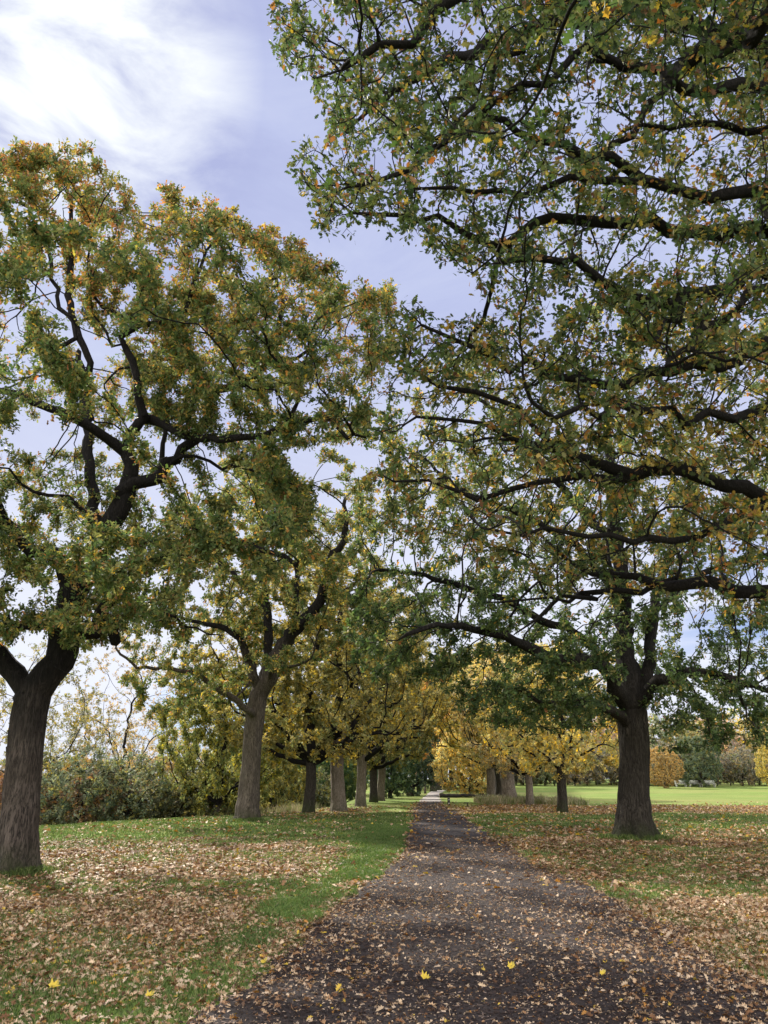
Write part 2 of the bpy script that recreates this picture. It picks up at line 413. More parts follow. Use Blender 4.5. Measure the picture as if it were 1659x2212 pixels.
def joinw(a, twig):
    V, F = a; return np.vstack([V, twig[0]]), [np.vstack([F[0], twig[1] + len(V)]), F[1]]
def make_root(name, loc, label, cat='tree', group=None):
    o = bpy.data.objects.new(name, None); COL.objects.link(o); o.location = loc; o.empty_display_size = .3
    return tag(o, label, cat, group)
def assemble(root, t, wd, twig, leafargs, mats, base):
    base = np.array(base)
    if wd[0] is not None: link('trunk', mesh_np('trunk', wd[0][0] - base, wd[0][1], mats[0], smooth=True), root)
    V, F = joinw(wd[1], twig); link('branches', mesh_np('branches', V - base, F, mats[1], smooth=True), root)
    pos, ax, nr, sz, col, tm = leafargs
    c = link('crown', leaf_mesh('crown', tm, pos - base, ax, nr, sz, col, mats[2], rng=t.rng), root); return c

def ellipsoid(rng, n, c, r, shell=.5):
    d = norm(rng.normal(0, 1, (n, 3))); q = rng.random((n, 1)) ** (1 / 3.); q = np.where(rng.random((n, 1)) < shell, .72 + .28 * q, q)
    return np.array(c) + d * q * np.array(r)
def lumpy(p, s=2.2, thr=.42, seed=1):
    a = vnoise(p[:, 0] + p[:, 2] * .7, p[:, 1] - p[:, 2] * .6, s, seed) * .5 + vnoise(p[:, 2] * 1.1 + 9, p[:, 0] * .8 + p[:, 1] * .5, s, seed + 3) * .5
    return a > thr

# ------------------------------------------------------------------ path edges
LE = [(250, 2300), (400, 2205), (500, 2140), (575, 2080), (640, 2020), (705, 1968), (765, 1928), (822, 1888), (862, 1850), (873, 1820), (881, 1790), (888, 1765), (893, 1745), (903, 1731), (914, 1722), (924, 1716), (936, 1710), (950, 1706)]
RE = [(1900, 2330), (1690, 2150), (1590, 2070), (1490, 2012), (1385, 1962), (1275, 1918), (1185, 1880), (1112, 1843), (1062, 1802), (1015, 1768), (978, 1750), (962, 1738), (953, 1729), (950, 1721), (953, 1715), (966, 1710), (985, 1706)]
le = np.array([ground_hit(*q) for q in LE]); re_ = np.array([ground_hit(*q) for q in RE])
le = np.vstack([[-2.6, 3.0], le]); re_ = np.vstack([[3.6, 3.0], re_])
def pathx(y):
    w = .22 * (vnoise(y, y * 0 + 3, .7, 5) - .5) + .12 * (vnoise(y, y * 0 + 3, .23, 6) - .5)
    w2 = .35 * (vnoise(y, y * 0 + 8, .9, 7) - .5) + .12 * (vnoise(y, y * 0 + 3, .23, 9) - .5)
    return np.interp(y, le[:, 1], le[:, 0]) + w, np.interp(y, re_[:, 1], re_[:, 0]) + w2
YMAX = min(le[-1, 1], re_[-1, 1])
def on_path(x, y, m=0.0):
    a, b = pathx(y); return (x > a + m) & (x < b - m) & (y < YMAX)

# ------------------------------------------------------------------ ground
def litter_amount(x, y):
    """0..1 share of ground under leaves (real litter, follows the rows of trees)"""
    xl, xr = pathx(y)
    d = np.zeros_like(x)
    n = vnoise(x, y, 1.7, 21) * .6 + vnoise(x, y, .6, 22) * .4
    left = x < xl; off = xl - x; y0_ = y; y = y + 5.5 * (vnoise(x, y0_, 2.6, 63) - .5) + 3 * (vnoise(x, y0_, .8, 64) - .5)
    dl = np.where(y < 21, .72 + .25 * sm((y - 8) / 6), np.where(y < 30, .42, np.where(y < 37, .34, np.where(y < 50, .8, .15))))
    y = y0_; strip = sm((off - .1) / .4) * (1 - sm((off - (.15 + y * .035)) / .8)); dl = dl * (1 - .78 * strip * sm((y - 7.5) / 3)); y = y + 5.5 * (vnoise(x, y0_, 2.6, 63) - .5)
    dl = dl * (1 - .55 * sm((x + 9) / -4) * (y > 16))
    s = (x + 5) * -.843 + (y - 38) * .542; dl = dl * (1 - .8 * sm(s / 4))
    offr = x - xr
    dr = np.where(y < 19, .68, np.where(y < 27.5, .95, np.where(y < 35, .4, np.where(y < 39, .3, np.where(y < 53, 1.0, .04)))))
    dr = np.where((y > 60) & (y < 75) & (offr < 9), .3, dr)
    d = np.where(left, dl, dr)
    return np.clip(d * (.34 + 1.9 * n * n), 0, 1)

def sinhspace(lo, hi, n, c=0, k=4.5):
    t = np.linspace(-1, 1, n); s = np.sinh(k * t) / math.sinh(k); return np.where(s < 0, c + (c - lo) * s, c + (hi - c) * s)
xs = sinhspace(-700, 700, 321, 0, 6.0); ys = np.concatenate([np.linspace(-60, 0, 25)[:-1], np.linspace(0, 60, 160)[:-1], 60 + (np.linspace(0, 1, 80) ** 2.2) * 1200])
X, Y = np.meshgrid(xs, ys); Z = H(X, Y)
a_, b_ = pathx(Y); ins = (X > a_ + .15) & (X < b_ - .15) & (Y < YMAX) & (Y > 3); Z = Z - .03 * ins
V = np.stack([X, Y, Z], -1).reshape(-1, 3); nx, ny = len(xs), len(ys)
i = (np.arange(ny - 1)[:, None] * nx + np.arange(nx - 1)[None]).ravel(); F = np.stack([i, i + 1, i + 1 + nx, i + nx], 1)
mg, t, o = newmat('lawn ground')
geo = nd(t, 'ShaderNodeNewGeometry'); pos = geo.outputs['Position']
att = nd(t, 'ShaderNodeAttribute', attribute_name='col')
na = noise(t, pos, .22, 6, .65); nb = noise(t, pos, 6.0, 5, .65); nc = noise(t, pos, 45.0, 3, .6)
mix1 = mathn(t, 'ADD', mathn(t, 'MULTIPLY', na, .35), mathn(t, 'ADD', mathn(t, 'MULTIPLY', nb, .35), mathn(t, 'MULTIPLY', nc, .3)))
gc = ramp(t, mix1, [(.3, (.065, .09, .024)), (.5, (.14, .20, .045)), (.7, (.21, .26, .07))])
lc = ramp(t, noise(t, pos, 14.0, 5, .75), [(.3, (.03, .02, .012)), (.5, (.085, .052, .028)), (.68, (.22, .135, .07))])
cov = nd(t, 'ShaderNodeSeparateXYZ'); t.links.new(att.outputs['Color'], cov.inputs[0])
f = mathn(t, 'MULTIPLY_ADD', mathn(t, 'SUBTRACT', cov.outputs['X'], noise(t, pos, 9.0, 5, .8)), 3.5, .1, clamp=True)
dry = ramp(t, noise(t, mapping(t, pos, (.35, 1, 1)), .09, 5, .6), [(.45, (0, 0, 0)), (.62, (.55,) * 3)])
gc = mixc(t, dry, gc, (.24, .21, .08))
gcol = mixc(t, mathn(t, 'MULTIPLY', f, .8), gc, lc)
p = nd(t, 'ShaderNodeBsdfPrincipled'); t.links.new(gcol, p.inputs['Base Color']); p.inputs['Roughness'].default_value = .95; p.inputs['Specular IOR Level'].default_value = .1
bm_ = nd(t, 'ShaderNodeBump'); bm_.inputs['Distance'].default_value = .03; bm_.inputs['Strength'].default_value = .8
t.links.new(mathn(t, 'ADD', nb, nc), bm_.inputs['Height']); t.links.new(bm_.outputs[0], p.inputs['Normal']); t.links.new(p.outputs[0], o.inputs[0])
lit = litter_amount(V[:, 0], V[:, 1]); far = V[:, 1] > 54
tag(link('ground', mesh_np('ground', V, [F], mg, np.repeat(lit[:, None], 3, 1), smooth=True)), kind='structure')

# path sheet
py = np.concatenate([np.arange(3, 30, .12), np.arange(30, YMAX, .35), [YMAX]]); a_, b_ = pathx(py)
tt = np.linspace(0, 1, 41); PX = a_[:, None] * (1 - tt) + b_[:, None] * tt; PY = np.repeat(py[:, None], 41, 1)
edge = np.minimum(tt, 1 - tt)[None] * (b_ - a_)[:, None]
PZ = H(PX, PY) + .012 - .03 * (1 - sm(edge / .12)) + .006 * (vnoise(PX, PY, .35, 11) - .5) * sm(edge / .2)
V = np.stack([PX, PY, PZ], -1).reshape(-1, 3); nx, ny = 41, len(py)
i = (np.arange(ny - 1)[:, None] * nx + np.arange(nx - 1)[None]).ravel(); F = np.stack([i, i + 1, i + 1 + nx, i + nx], 1)
mp, t, o = newmat('worn bark mulch path')
geo = nd(t, 'ShaderNodeNewGeometry'); pos = geo.outputs['Position']
nf_ = noise(t, pos, 70.0, 4, .75); nm = noise(t, pos, 18.0, 5, .7); nl_ = noise(t, pos, .45, 3, .5, .5)
vv = mathn(t, 'ADD', mathn(t, 'MULTIPLY', nf_, .6), mathn(t, 'MULTIPLY', nm, .4))
c = ramp(t, vv, [(.35, (.008, .005, .005)), (.5, (.019, .012, .0115)), (.62, (.042, .028, .027)), (.72, (.11, .08, .07))])
c2 = ramp(t, vv, [(.35, (.018, .013, .013)), (.5, (.042, .031, .031)), (.68, (.085, .066, .063))])
c = mixc(t, mathn(t, 'MULTIPLY', mathn(t, 'MULTIPLY_ADD', nl_, 5.0, -2.5, clamp=True), .75), c, c2)
spx = nd(t, 'ShaderNodeSeparateXYZ'); t.links.new(pos, spx.inputs[0])
c = mixc(t, mathn(t, 'MULTIPLY_ADD', spx.outputs['Y'], .08, -4.4, clamp=True), c, (.34, .31, .29))   # sunlight on the far stretch, painted in as a paler colour
p = nd(t, 'ShaderNodeBsdfPrincipled'); t.links.new(c, p.inputs['Base Color']); p.inputs['Roughness'].default_value = .8; p.inputs['Specular IOR Level'].default_value = .35
bm_ = nd(t, 'ShaderNodeBump'); bm_.inputs['Distance'].default_value = .02; bm_.inputs['Strength'].default_value = .9
t.links.new(vv, bm_.inputs['Height']); t.links.new(bm_.outputs[0], p.inputs['Normal']); t.links.new(p.outputs[0], o.inputs[0])
tag(link('path', mesh_np('path', V, [F], mp, smooth=True)), kind='structure')

def scatter(n, y0, y1, pw=1.0, margin=1.06, rng=RNG):
    y = (y0 ** (2 - pw) + rng.random(n) * (y1 ** (2 - pw) - y0 ** (2 - pw))) ** (1 / (2 - pw))
    return rng.uniform(-1, 1, n) * (y * .5 * margin + .5), y

# fallen leaves: three rings, real leaf meshes
LP = .90 * np.array([(.48, .32, .19), (.56, .41, .27), (.32, .18, .09), (.17, .08, .035), (.36, .17, .04), (.50, .34, .05), (.10, .05, .025), (.56, .42, .30)])
def litter(name, n, y0, y1, size, tmpl, label, pw, curl, wts, pathd=.12, lift=.012, rng=RNG):
    x, y = scatter(n, y0, y1, pw)
    xl, xr = pathx(y); onp = on_path(x, y)
    am = litter_amount(x, y)
    edge = np.exp(-np.minimum(np.abs(x - xl), np.abs(x - xr)) / .33)
    am = np.where(onp, pathd * (.4 + 1.2 * vnoise(x, y, .8, 31)) + .45 * edge + .34 * np.exp(-np.maximum(xr - x, 0) / .9) * sm((12 - y) / 3), np.maximum(am, edge * .35))
    k = rng.random(n) < am; x, y, am, onp = x[k], y[k], am[k], onp[k]; n = len(x)
    z = H(x, y) + lift + rng.random(n) * .02 * am * (~onp)
    ax = rng.normal(0, 1, (n, 3)); ax[:, 2] *= .18; nr = rng.normal(0, .38, (n, 3)) + [0, 0, 1]
    fl = rng.random(n) < .18; nr[fl] += rng.normal(0, .9, (fl.sum(), 3))
    w = np.array(wts, float); ci = rng.choice(8, n, p=w / w.sum()); c = LP[ci] * rng.uniform(.7, 1.2, (n, 1))
    sz = size * rng.uniform(.5, 1.25, n)
    pos = np.stack([x, y, z], 1) - ax * 0
    return tag(link(name, leaf_mesh(name, tmpl, pos, ax, nr, sz, c, M_litter, curl)), label, 'leaves', kind='stuff')
near_w = (5, 5, 5, 4, 1.3, .6, 3, 3.2)
litter('leaf_litter', 70000, 5.5, 12, .068, OAK, 'dry pinkish tan fallen oak leaves thick on the near grass and thin on the path', 0.0, .5, near_w, .06)
litter('leaf_litter', 9000, 5.5, 12, .075, MAPLE, 'broad lobed dry fallen leaves scattered among the narrower ones in the foreground', 0.0, .6, near_w, .07)
litter('leaf_litter', 60000, 12, 24, .10, MID, 'brown and tan fallen leaves covering the grass around the first two trees', .0, .3, (4, 3, 5, 5, 1.6, .8, 3, 1.5), .13)
litter('leaf_litter', 60000, 24, 60, .15, FAR, 'orange brown fallen leaves in bands under the farther trees', .0, .3, (4, 3.5, 4, 2, 4, 2, 1, 2), .12)

fx, fy = scatter(70000, 5.6, 20, .6); k_ = on_path(fx, fy, 0) & (RNG.random(70000) < .25 + .75 * vnoise(fx, fy, .6, 91)); fx, fy = fx[k_], fy[k_]; fn = len(fx)
fa = RNG.normal(0, 1, (fn, 3)); fa[:, 2] *= .2
tag(link('leaf_fragments', leaf_mesh('leaf_fragments', FAR, np.stack([fx, fy, H(fx, fy) + .018], 1), fa, RNG.normal(0, .35, (fn, 3)) + [0, 0, 1], RNG.uniform(.008, .034, fn), LP[RNG.choice(8, fn, p=[.2, .25, .1, .1, .08, .03, .04, .2])] * RNG.uniform(.6, 1.15, (fn, 1)), M_litter, .4)), 'small broken leaf fragments trodden into the dark path', 'leaf fragments', kind='stuff')
# conspicuous yellow leaves
for (u, v, s, lab) in [(1102, 2096, .13, 'bright yellow maple leaf curled up on the dark path'), (916, 2122, .15, 'pale yellow green leaf lying flat at the near end of the path'),
                       (110, 2146, .17, 'large yellow maple leaf on the grass in the bottom left corner'), (318, 2166, .12, 'small yellow leaf on the bare earth at the lower left edge of the path'),
                       (566, 2084, .11, 'yellow leaf on the left edge of the path beside the green grass strip'), (1300, 15 + 2095, .10, 'lime yellow leaf on the path to the right of the curled yellow leaf')]:
    x, y = ground_hit(u, v); rr = RNG.normal(0, 1, (2, 3)); n = 2
    me = leaf_mesh('fallen_leaf', MAPLE, np.array([[0, 0, .02], [.03, .02, .03]]), np.array([[1, .3, .25], [-.7, .6, .3]]), np.array([[.1, -.5, 1], [-.3, -.6, 1.]]), np.array([s, s * .7]) * .85, np.array([(.52, .38, .05), (.42, .33, .06)]), M_litter, .5)
    o_ = link('fallen_leaf', me); o_.location = (x, y, float(H(x, y)) + .015); tag(o_, lab, 'leaf', 'bright yellow fallen leaves')

# bark chips and twiglets on the path
def chips(n, y0, y1, rng=RNG):
    x, y = scatter(n, y0, y1, 0.6); k = on_path(x, y, .02) ; x, y = x[k], y[k]; n = len(x)
    ln = rng.uniform(.012, .05, n); lg = rng.random(n) < .035; ln[lg] *= rng.uniform(2, 5, lg.sum()); w = rng.uniform(.004, .012, n); w[lg] = .005
    a = rng.uniform(0, math.pi, n); tz = rng.normal(0, .18, n)
    dx = np.stack([np.cos(a), np.sin(a), tz], 1) * ln[:, None] * .5; dy = np.stack([-np.sin(a), np.cos(a), tz * 0], 1) * w[:, None] * .5; dz = np.array([0, 0, 1]) * (w * .5)[:, None]
    c = np.stack([x, y, H(x, y) + .014 + rng.random(n) * .006], 1)
    vs = [c - dx - dy, c + dx - dy, c + dx + dy, c - dx + dy, c - dx * .8 + dz, c + dx * .8 + dz]
    V = np.stack(vs, 1).reshape(-1, 3); i = np.arange(n)[:, None] * 6
    F4 = np.vstack([i + np.array([[0, 1, 5, 4]]), i + np.array([[2, 3, 4, 5]])]); F3 = np.vstack([i + np.array([[1, 2, 5]]), i + np.array([[3, 0, 4]])])
    q = rng.random(n)[:, None]; col = np.where(q < .6, np.array([.016, .010, .009]), np.where(q < .9, np.array([.045, .030, .026]), np.array([.15, .11, .09]))) * rng.uniform(.7, 1.3, (n, 1))
    tag(link('bark_chips', mesh_np('bark_chips', V, [F4, F3], M_chip, np.repeat(col, 6, 0))), 'dark bark chips and twig scraps strewn over the near path', 'bark chips', kind='stuff')
chips(120000, 5.5, 22)

# grass blades
def grass(name, n, y0, y1, h, label, pw=.7, colr=None, accept=None, wdt=.0035, rng=RNG, lean=.5, pos=None):
    if pos is None: x, y = scatter(n, y0, y1, pw)
    else: x, y = pos
    k = ~on_path(x, y, .03)
    if accept is not None: k &= accept(x, y)
    else: k &= rng.random(len(x)) > .62 * litter_amount(x, y) + .12
    x, y = x[k], y[k]; n = len(x)
    hh = h * rng.uniform(.4, 1.2, n) * (.6 + .8 * vnoise(x, y, .5, 41)); w = wdt * (.7 + y / 12) * rng.uniform(.7, 1.3, n)
    a = rng.uniform(0, math.pi, n); l = rng.normal(0, lean, (n, 2)) * hh[:, None]
    b = np.stack([x, y, H(x, y) - .004], 1); d = np.stack([np.cos(a), np.sin(a), a * 0], 1) * w[:, None]
    mid_ = b + np.stack([l[:, 0] * .35, l[:, 1] * .35, hh * .6], 1); tip = b + np.stack([l[:, 0], l[:, 1], hh], 1)
    V = np.stack([b - d, b + d, mid_ + d * .7, mid_ - d * .7, tip], 1).reshape(-1, 3); i = np.arange(n)[:, None] * 5
    c0 = np.array(colr if colr else [(.055, .095, .024), (.09, .14, .035), (.15, .175, .06)]); ci = c0[rng.integers(0, len(c0), n)]
    ci = ci * (.75 + .5 * vnoise(x, y, 1.3, 44))[:, None] * rng.uniform(.75, 1.25, (n, 1))
    return tag(link(name, mesh_np(name, V, [i + np.array([[0, 1, 2, 3]]), i + np.array([[3, 2, 4]])], M_grass, np.repeat(ci, 5, 0))), label, 'grass', kind='stuff')
grass('grass', 260000, 5.6, 14, .050, 'short green grass standing between the fallen leaves nearest the path')
def stripacc(x, y):
    xl, _ = pathx(y); off = xl - x; return (off > -.05) & (off < .8 + y * .05) & (RNG.random(len(x)) < .95)
sy = RNG.uniform(8, 30, 230000); sxl, _ = pathx(sy); sx = sxl - RNG.random(230000) * (1.1 + sy * .05)
grass('grass', 0, 0, 0, .065, 'lush bright green strip of grass along the left edge of the path', accept=lambda x, y: RNG.random(len(x)) < np.clip(1.25 - (pathx(y)[0] - x) / (.35 + y * .04), 0, 1) * sm((y - 8) / 2) * (.15 + 1.1 * sm((vnoise(x, y, .8, 61) - .3) / .35)), pos=(sx, sy), colr=[(.06, .115, .026), (.095, .155, .038), (.14, .175, .055)])
grass('grass', 240000, 14, 40, .06, 'green lawn grass of the middle distance', pw=0.3, wdt=.005)
_c = [(P(40, 1800, 15)[0], 15.0, .36), (P(535, 1763, 32.5)[0], 32.5, .5), (P(1371, 1793, 23.5)[0], 23.5, .56)]
ta = RNG.uniform(0, 6.283, 15000); tr_ = RNG.exponential(.13, 15000); ti = RNG.integers(0, 3, 15000); tc_ = np.array(_c)[ti]
grass('grass', 0, 0, 0, .13, 'longer unmown grass ringing the feet of the three big trunks', accept=lambda x, y: RNG.random(len(x)) < .95, pos=(tc_[:, 0] + np.cos(ta) * (tc_[:, 2] + tr_), tc_[:, 1] + np.sin(ta) * (tc_[:, 2] + tr_)), wdt=.004)
gx = np.concatenate([RNG.uniform(6.5, 13, 9000), RNG.uniform(-11, -4.5, 12000)]); gy = np.concatenate([RNG.uniform(52, 60, 9000), RNG.uniform(40, 62, 12000)])
grass('tall_grass', 0, 0, 0, .45, 'pale dry uncut grass growing around the farther trunks', accept=lambda x, y: vnoise(x, y, 3, 51) > .42, pos=(gx, gy), colr=[(.28, .25, .14), (.17, .20, .07), (.35, .30, .2)], wdt=.004, lean=.3)

# ------------------------------------------------------------------ hero trees
def hero(name, label, seed, base_uv, Y, trunk_pts, rb, limbs, attr_fn, D, dk, nl, lsize, tmpl, colfn, mats, rtip=.006, r_trunk_top=.8, flare=.5, twig=.24, per=6, region=None, tipmax=3, tone=1.0, **kw):
    t = Tree(seed); t.fine = 1
    t.chain(trunk_pts, rb, rb * r_trunk_top, None, .3, .012); t.trunk = len(t.p)
    for lm in limbs:
        pts, r0, r1 = lm[:3]; t.chain(pts, r0, r1, 'near', .25, lm[3] if len(lm) > 3 else .035)
    A = attr_fn(t)
    t.grow(A, D, dk, **kw); t.radii(rtip, rb)
    wd = t.wood(None, flare)
    pos, ax, nr, sz, cl, tw = t.leaves(nl, lsize, tipmax, twig, per, region=region)
    col = colour(cl, colfn(pos, t.rng), t.rng) * tone
    base = np.array(trunk_pts[0]); root = make_root(name, tuple(base), label)
    assemble(root, t, wd, tw, (pos, ax, nr, sz, col, tmpl), mats, base)
    print(name, 'nodes', len(t.p), 'leaves', len(pos)); return root, t
def near_limbs(t, n, rad, flat=.6, off=0, minz=2.2, up=.0):
    idx = np.arange(t.trunk + 2 + off, len(t.p)); Q = np.array(t.p)[t.rng.choice(idx, n)]
    d = norm(t.rng.normal(0, 1, (n, 3))) * t.rng.random((n, 1)) ** .5 * rad; d[:, 2] = d[:, 2] * flat + up
    q = Q + d; return q[q[:, 2] > minz]
def mixw(a, b, f): a = np.array(a, float); b = np.array(b, float); return a[None] * (1 - f[:, None]) + b[None] * f[:, None]

# --- big oak on the left
Y0 = 15.0
def L(pts, Ys, dz=0):
    Ys = np.interp(np.linspace(0, 1, len(pts)), np.linspace(0, 1, len(Ys)), Ys); return [P(u, v, y) for (u, v), y in zip(pts, Ys)]
gx0, gy0 = ground_hit(40, 1858)
bx = P(40, 1800, Y0)[0]
trunkL = [np.array([bx, Y0, float(H(bx, Y0)) - .12]), P(44, 1750, Y0), P(52, 1640, Y0), P(64, 1540, Y0), P(72, 1500, Y0)]
limbsL = [
 (L([(66, 1520), (112, 1455), (135, 1400), (142, 1340), (170, 1260), (212, 1190), (240, 1126), (270, 1076), (280, 1011), (272, 975)], [15, 15.2, 15]), .33, .2),
 (L([(212, 1190), (202, 1120), (195, 1021), (190, 936), (180, 850), (170, 760)], [15.1, 16, 17]), .19, .09),
 (L([(272, 975), (235, 950), (200, 926), (160, 905), (100, 886), (40, 851), (-40, 840), (-130, 800)], [15, 14, 13.5]), .15, .06),
 (L([(280, 1000), (276, 940), (312, 900), (300, 850), (280, 760), (265, 730), (300, 703), (375, 690), (420, 615), (430, 560)], [15, 14, 13.6]), .14, .03),
 (L([(300, 703), (220, 665), (205, 640), (190, 560)], [14, 13.6]), .07, .02),
 (L([(268, 742), (238, 752), (222, 715), (200, 670), (190, 600)], [14, 13.8]), .05, .015),
 (L([(312, 900), (415, 941), (475, 946), (540, 946), (610, 921), (700, 901), (740, 935), (790, 945)], [14.8, 13.6, 12.6]), .15, .04),
 (L([(610, 921), (640, 870), (648, 820), (660, 780)], [13.2, 12.8]), .06, .02),
 (L([(260, 1060), (330, 1040), (355, 1005), (420, 950), (450, 896), (455, 846), (530, 830), (575, 780), (640, 772), (700, 740)], [15, 16, 16.5]), .16, .035),
 (L([(455, 846), (400, 790), (360, 735), (400, 715), (475, 722)], [16, 15.6]), .08, .02),
 (L([(350, 1000), (355, 865), (330, 800), (260, 800), (225, 830)], [15.8, 17]), .08, .03),
 (L([(160, 905), (150, 830), (120, 795), (122, 750), (160, 730), (155, 695), (130, 660), (110, 560), (100, 450)], [14, 14.4, 14.6]), .10, .02),
 (L([(142, 1345), (205, 1371), (215, 1326), (245, 1296), (290, 1230), (380, 1180), (460, 1160), (560, 1190), (640, 1220)], [15, 14, 12.6]), .19, .05),
 (L([(240, 1346), (330, 1311), (425, 1361), (480, 1372)], [14.4, 13.6]), .06, .02),
 (L([(205, 1371), (125, 1351), (65, 1351), (0, 1326), (-90, 1270)], [14.3, 13.4]), .11, .05),
 (L([(222, 1330), (238, 1362), (250, 1388)], [14.4, 14.1]), .16, .14, .0),
 (L([(62, 1505), (30, 1460), (0, 1410), (-70, 1330), (-180, 1250), (-260, 1130)], [15, 14.6]), .27, .10),
 (L([(150, 1290), (120, 1200), (60, 1186), (25, 1146), (0, 1096), (-60, 1010), (-120, 900), (-130, 780)], [15, 14.5]), .2, .07),
 (L([(195, 1110), (150, 1075), (70, 1060), (20, 1012)], [15, 14.2]), .08, .03),
 (L([(330, 1040), (400, 985), (480, 1010), (560, 1020), (640, 1050)], [15.5, 14.8]), .07, .02),
 (L([(190, 800), (150, 640), (160, 520), (150, 420), (130, 360)], [16.6, 16]), .08, .02),
 (L([(420, 615), (450, 540), (480, 490)], [13.6, 13.4]), .04, .015),
 (L([(575, 780), (610, 690), (600, 600), (585, 545)], [16.5, 16]), .05, .015),
 (L([(110, 1440), (145, 1455), (175, 1462)], [14.8, 14.3]), .03, .008),
]
limbsL = [(l[0], l[1] * (.92 if k == 0 else .74), l[2] * .72) for k, l in enumerate(limbsL)]
polyL = [(-900, 700), (-300, 380), (0, 372), (28, 348), (60, 362), (95, 322), (150, 350), (205, 385), (215, 430), (262, 452), (330, 480), (390, 452), (470, 445), (515, 468), (496, 512), (520, 548), (562, 520), (582, 506), (640, 545), (650, 590), (720, 622), (762, 610), (828, 638), (850, 700), (845, 760), (800, 860), (790, 950), (745, 955), (640, 965), (560, 1000), (600, 1060), (680, 1130), (700, 1230), (560, 1260), (500, 1200), (420, 1250), (360, 1330), (480, 1400), (300, 1360), (255, 1385), (150, 1420), (60, 1380), (-60, 1400), (-700, 1500)]
def attrL(t):
    rng = t.rng
    A = np.vstack([ellipsoid(rng, 5200, (bx + .3, Y0, 9.6), (9, 6.2, 8.3), .55), near_limbs(t, 1500, 1.5, .7), near_limbs(t, 2600, 1.3, .7) - [0, 1.6, .1]])
    k = lumpy(A, 2.0, .38, 5); u, v = project(A); k &= inpoly(u, v, polyL) & (A[:, 2] > 3.6)
    # a few sky windows
    for (cu, cv, ru, rv) in [(110, 950, 75, 50), (130, 1000, 40, 60), (330, 1060, 45, 26), (90, 1290, 50, 18), (60, 1400, 70, 25)]:
        k &= ((u - cu) / ru) ** 2 + ((v - cv) / rv) ** 2 > 1
    edgep = polyL[1:32]; E = []
    for (a, b) in zip(edgep[:-1], edgep[1:]):
        for q in range(9): f = rng.random(); E.append(P(a[0] * (1 - f) + b[0] * f + rng.normal(0, 12), a[1] * (1 - f) + b[1] * f + rng.normal(4, 12), rng.uniform(12.5, 16.5)))
    for q in range(70):
        a = edgep[rng.integers(0, len(edgep) - 1)]; b = edgep[min(len(edgep) - 1, edgep.index(a) + 1)]; f = rng.random(); p0 = P(a[0] * (1 - f) + b[0] * f, a[1] * (1 - f) + b[1] * f + 10, rng.uniform(12.5, 16.5)); dd_ = norm(np.array([rng.normal(.1, .5), 0, 1.])); ln_ = rng.uniform(.3, .85)
        for w_ in (.2, .45, .7, 1): E.append(p0 + dd_ * ln_ * w_ + rng.normal(0, .05, 3))
    return np.vstack([A[k], E])
def colL(p, rng):
    f = sm((p[:, 2] - 8.5) / 5.5) ; return mixw((3.0, 5, 4.2, 1.0, .6, .8, .25), (1.0, 2.6, 4.4, 1.5, 1.9, 2.0, .5), np.clip(f + rng.normal(0, .12, len(f)), 0, 1))
hero('oak_tree', 'big gnarled oak at the left edge, orange tips on its crown', 11, (40, 1858), Y0, trunkL, .345, limbsL, attrL, .22, .34, 320000, .088, MID, colL, (M_barkL, M_barkL, M_leaf), region=lambda q: inpoly(*project(q), polyL) | inpoly(project(q)[0], project(q)[1] + 75, polyL), maxn=20000, inside=lambda q: inpoly(project(q)[0], project(q)[1] + 70, polyL) | inpoly(*project(q), polyL), wig=.28)

# --- second oak on the left
Y1 = 32.5; b1 = P(535, 1763, Y1); b1z = float(H(b1[0], Y1))
trunk2 = [np.array([b1[0], Y1, b1z - .12]), P(540, 1690, Y1), P(546, 1600, Y1), P(552, 1540, Y1), P(556, 1508, Y1)]
limbs2 = [
 (L([(556, 1512), (578, 1470), (588, 1430), (612, 1394), (640, 1356), (680, 1316), (702, 1262), (716, 1208), (742, 1165), (745, 1080)], [32.5, 31.5]), .36, .08),
 (L([(545, 1545), (530, 1532), (490, 1499), (425, 1459), (370, 1447), (300, 1440), (250, 1400)], [32.3, 29]), .15, .04),
 (L([(556, 1500), (548, 1455), (535, 1424), (522, 1390), (490, 1358), (440, 1350), (380, 1330)], [32.5, 30.5]), .22, .05),
 (L([(578, 1470), (590, 1444), (625, 1440), (662, 1430)], [32.3, 30]), .1, .04),
 (L([(562, 1500), (580, 1386), (575, 1306), (560, 1200), (565, 1080), (560, 1000)], [32.8, 34]), .24, .06),
 (L([(575, 1306), (500, 1240), (440, 1180), (420, 1100)], [33.4, 34]), .1, .03),
 (L([(640, 1356), (640, 1250), (650, 1150), (660, 1050)], [32, 34]), .1, .03),
 (L([(545, 1470), (500, 1512), (450, 1516)], [32, 31]), .06, .02),
 (L([(425, 1459), (400, 1500), (380, 1540)], [30.5, 29.5]), .05, .015),
]
poly2 = [(230, 1340), (300, 1180), (380, 1080), (470, 1000), (560, 960), (640, 965), (740, 975), (800, 1040), (830, 1180), (800, 1330), (730, 1420), (640, 1450), (560, 1440), (500, 1490), (430, 1500), (360, 1560), (240, 1540), (230, 1450)]
def attr2(t):
    A = np.vstack([ellipsoid(t.rng, 4200, (b1[0] - .3, Y1, 9.8), (7.2, 6.5, 7.2), .5), near_limbs(t, 900, 1.7, .7), ellipsoid(t.rng, 500, P(750, 1070, 32), (2.4, 2, 2.4), .2)])
    u, v = project(A); k = inpoly(u, v, poly2) & lumpy(A, 2.0, .43, 9)
    for (cu, cv, ru, rv) in [(470, 1390, 50, 26), (600, 1350, 40, 40), (660, 1290, 30, 26)]: k &= ((u - cu) / ru) ** 2 + ((v - cv) / rv) ** 2 > 1
    return A[k]
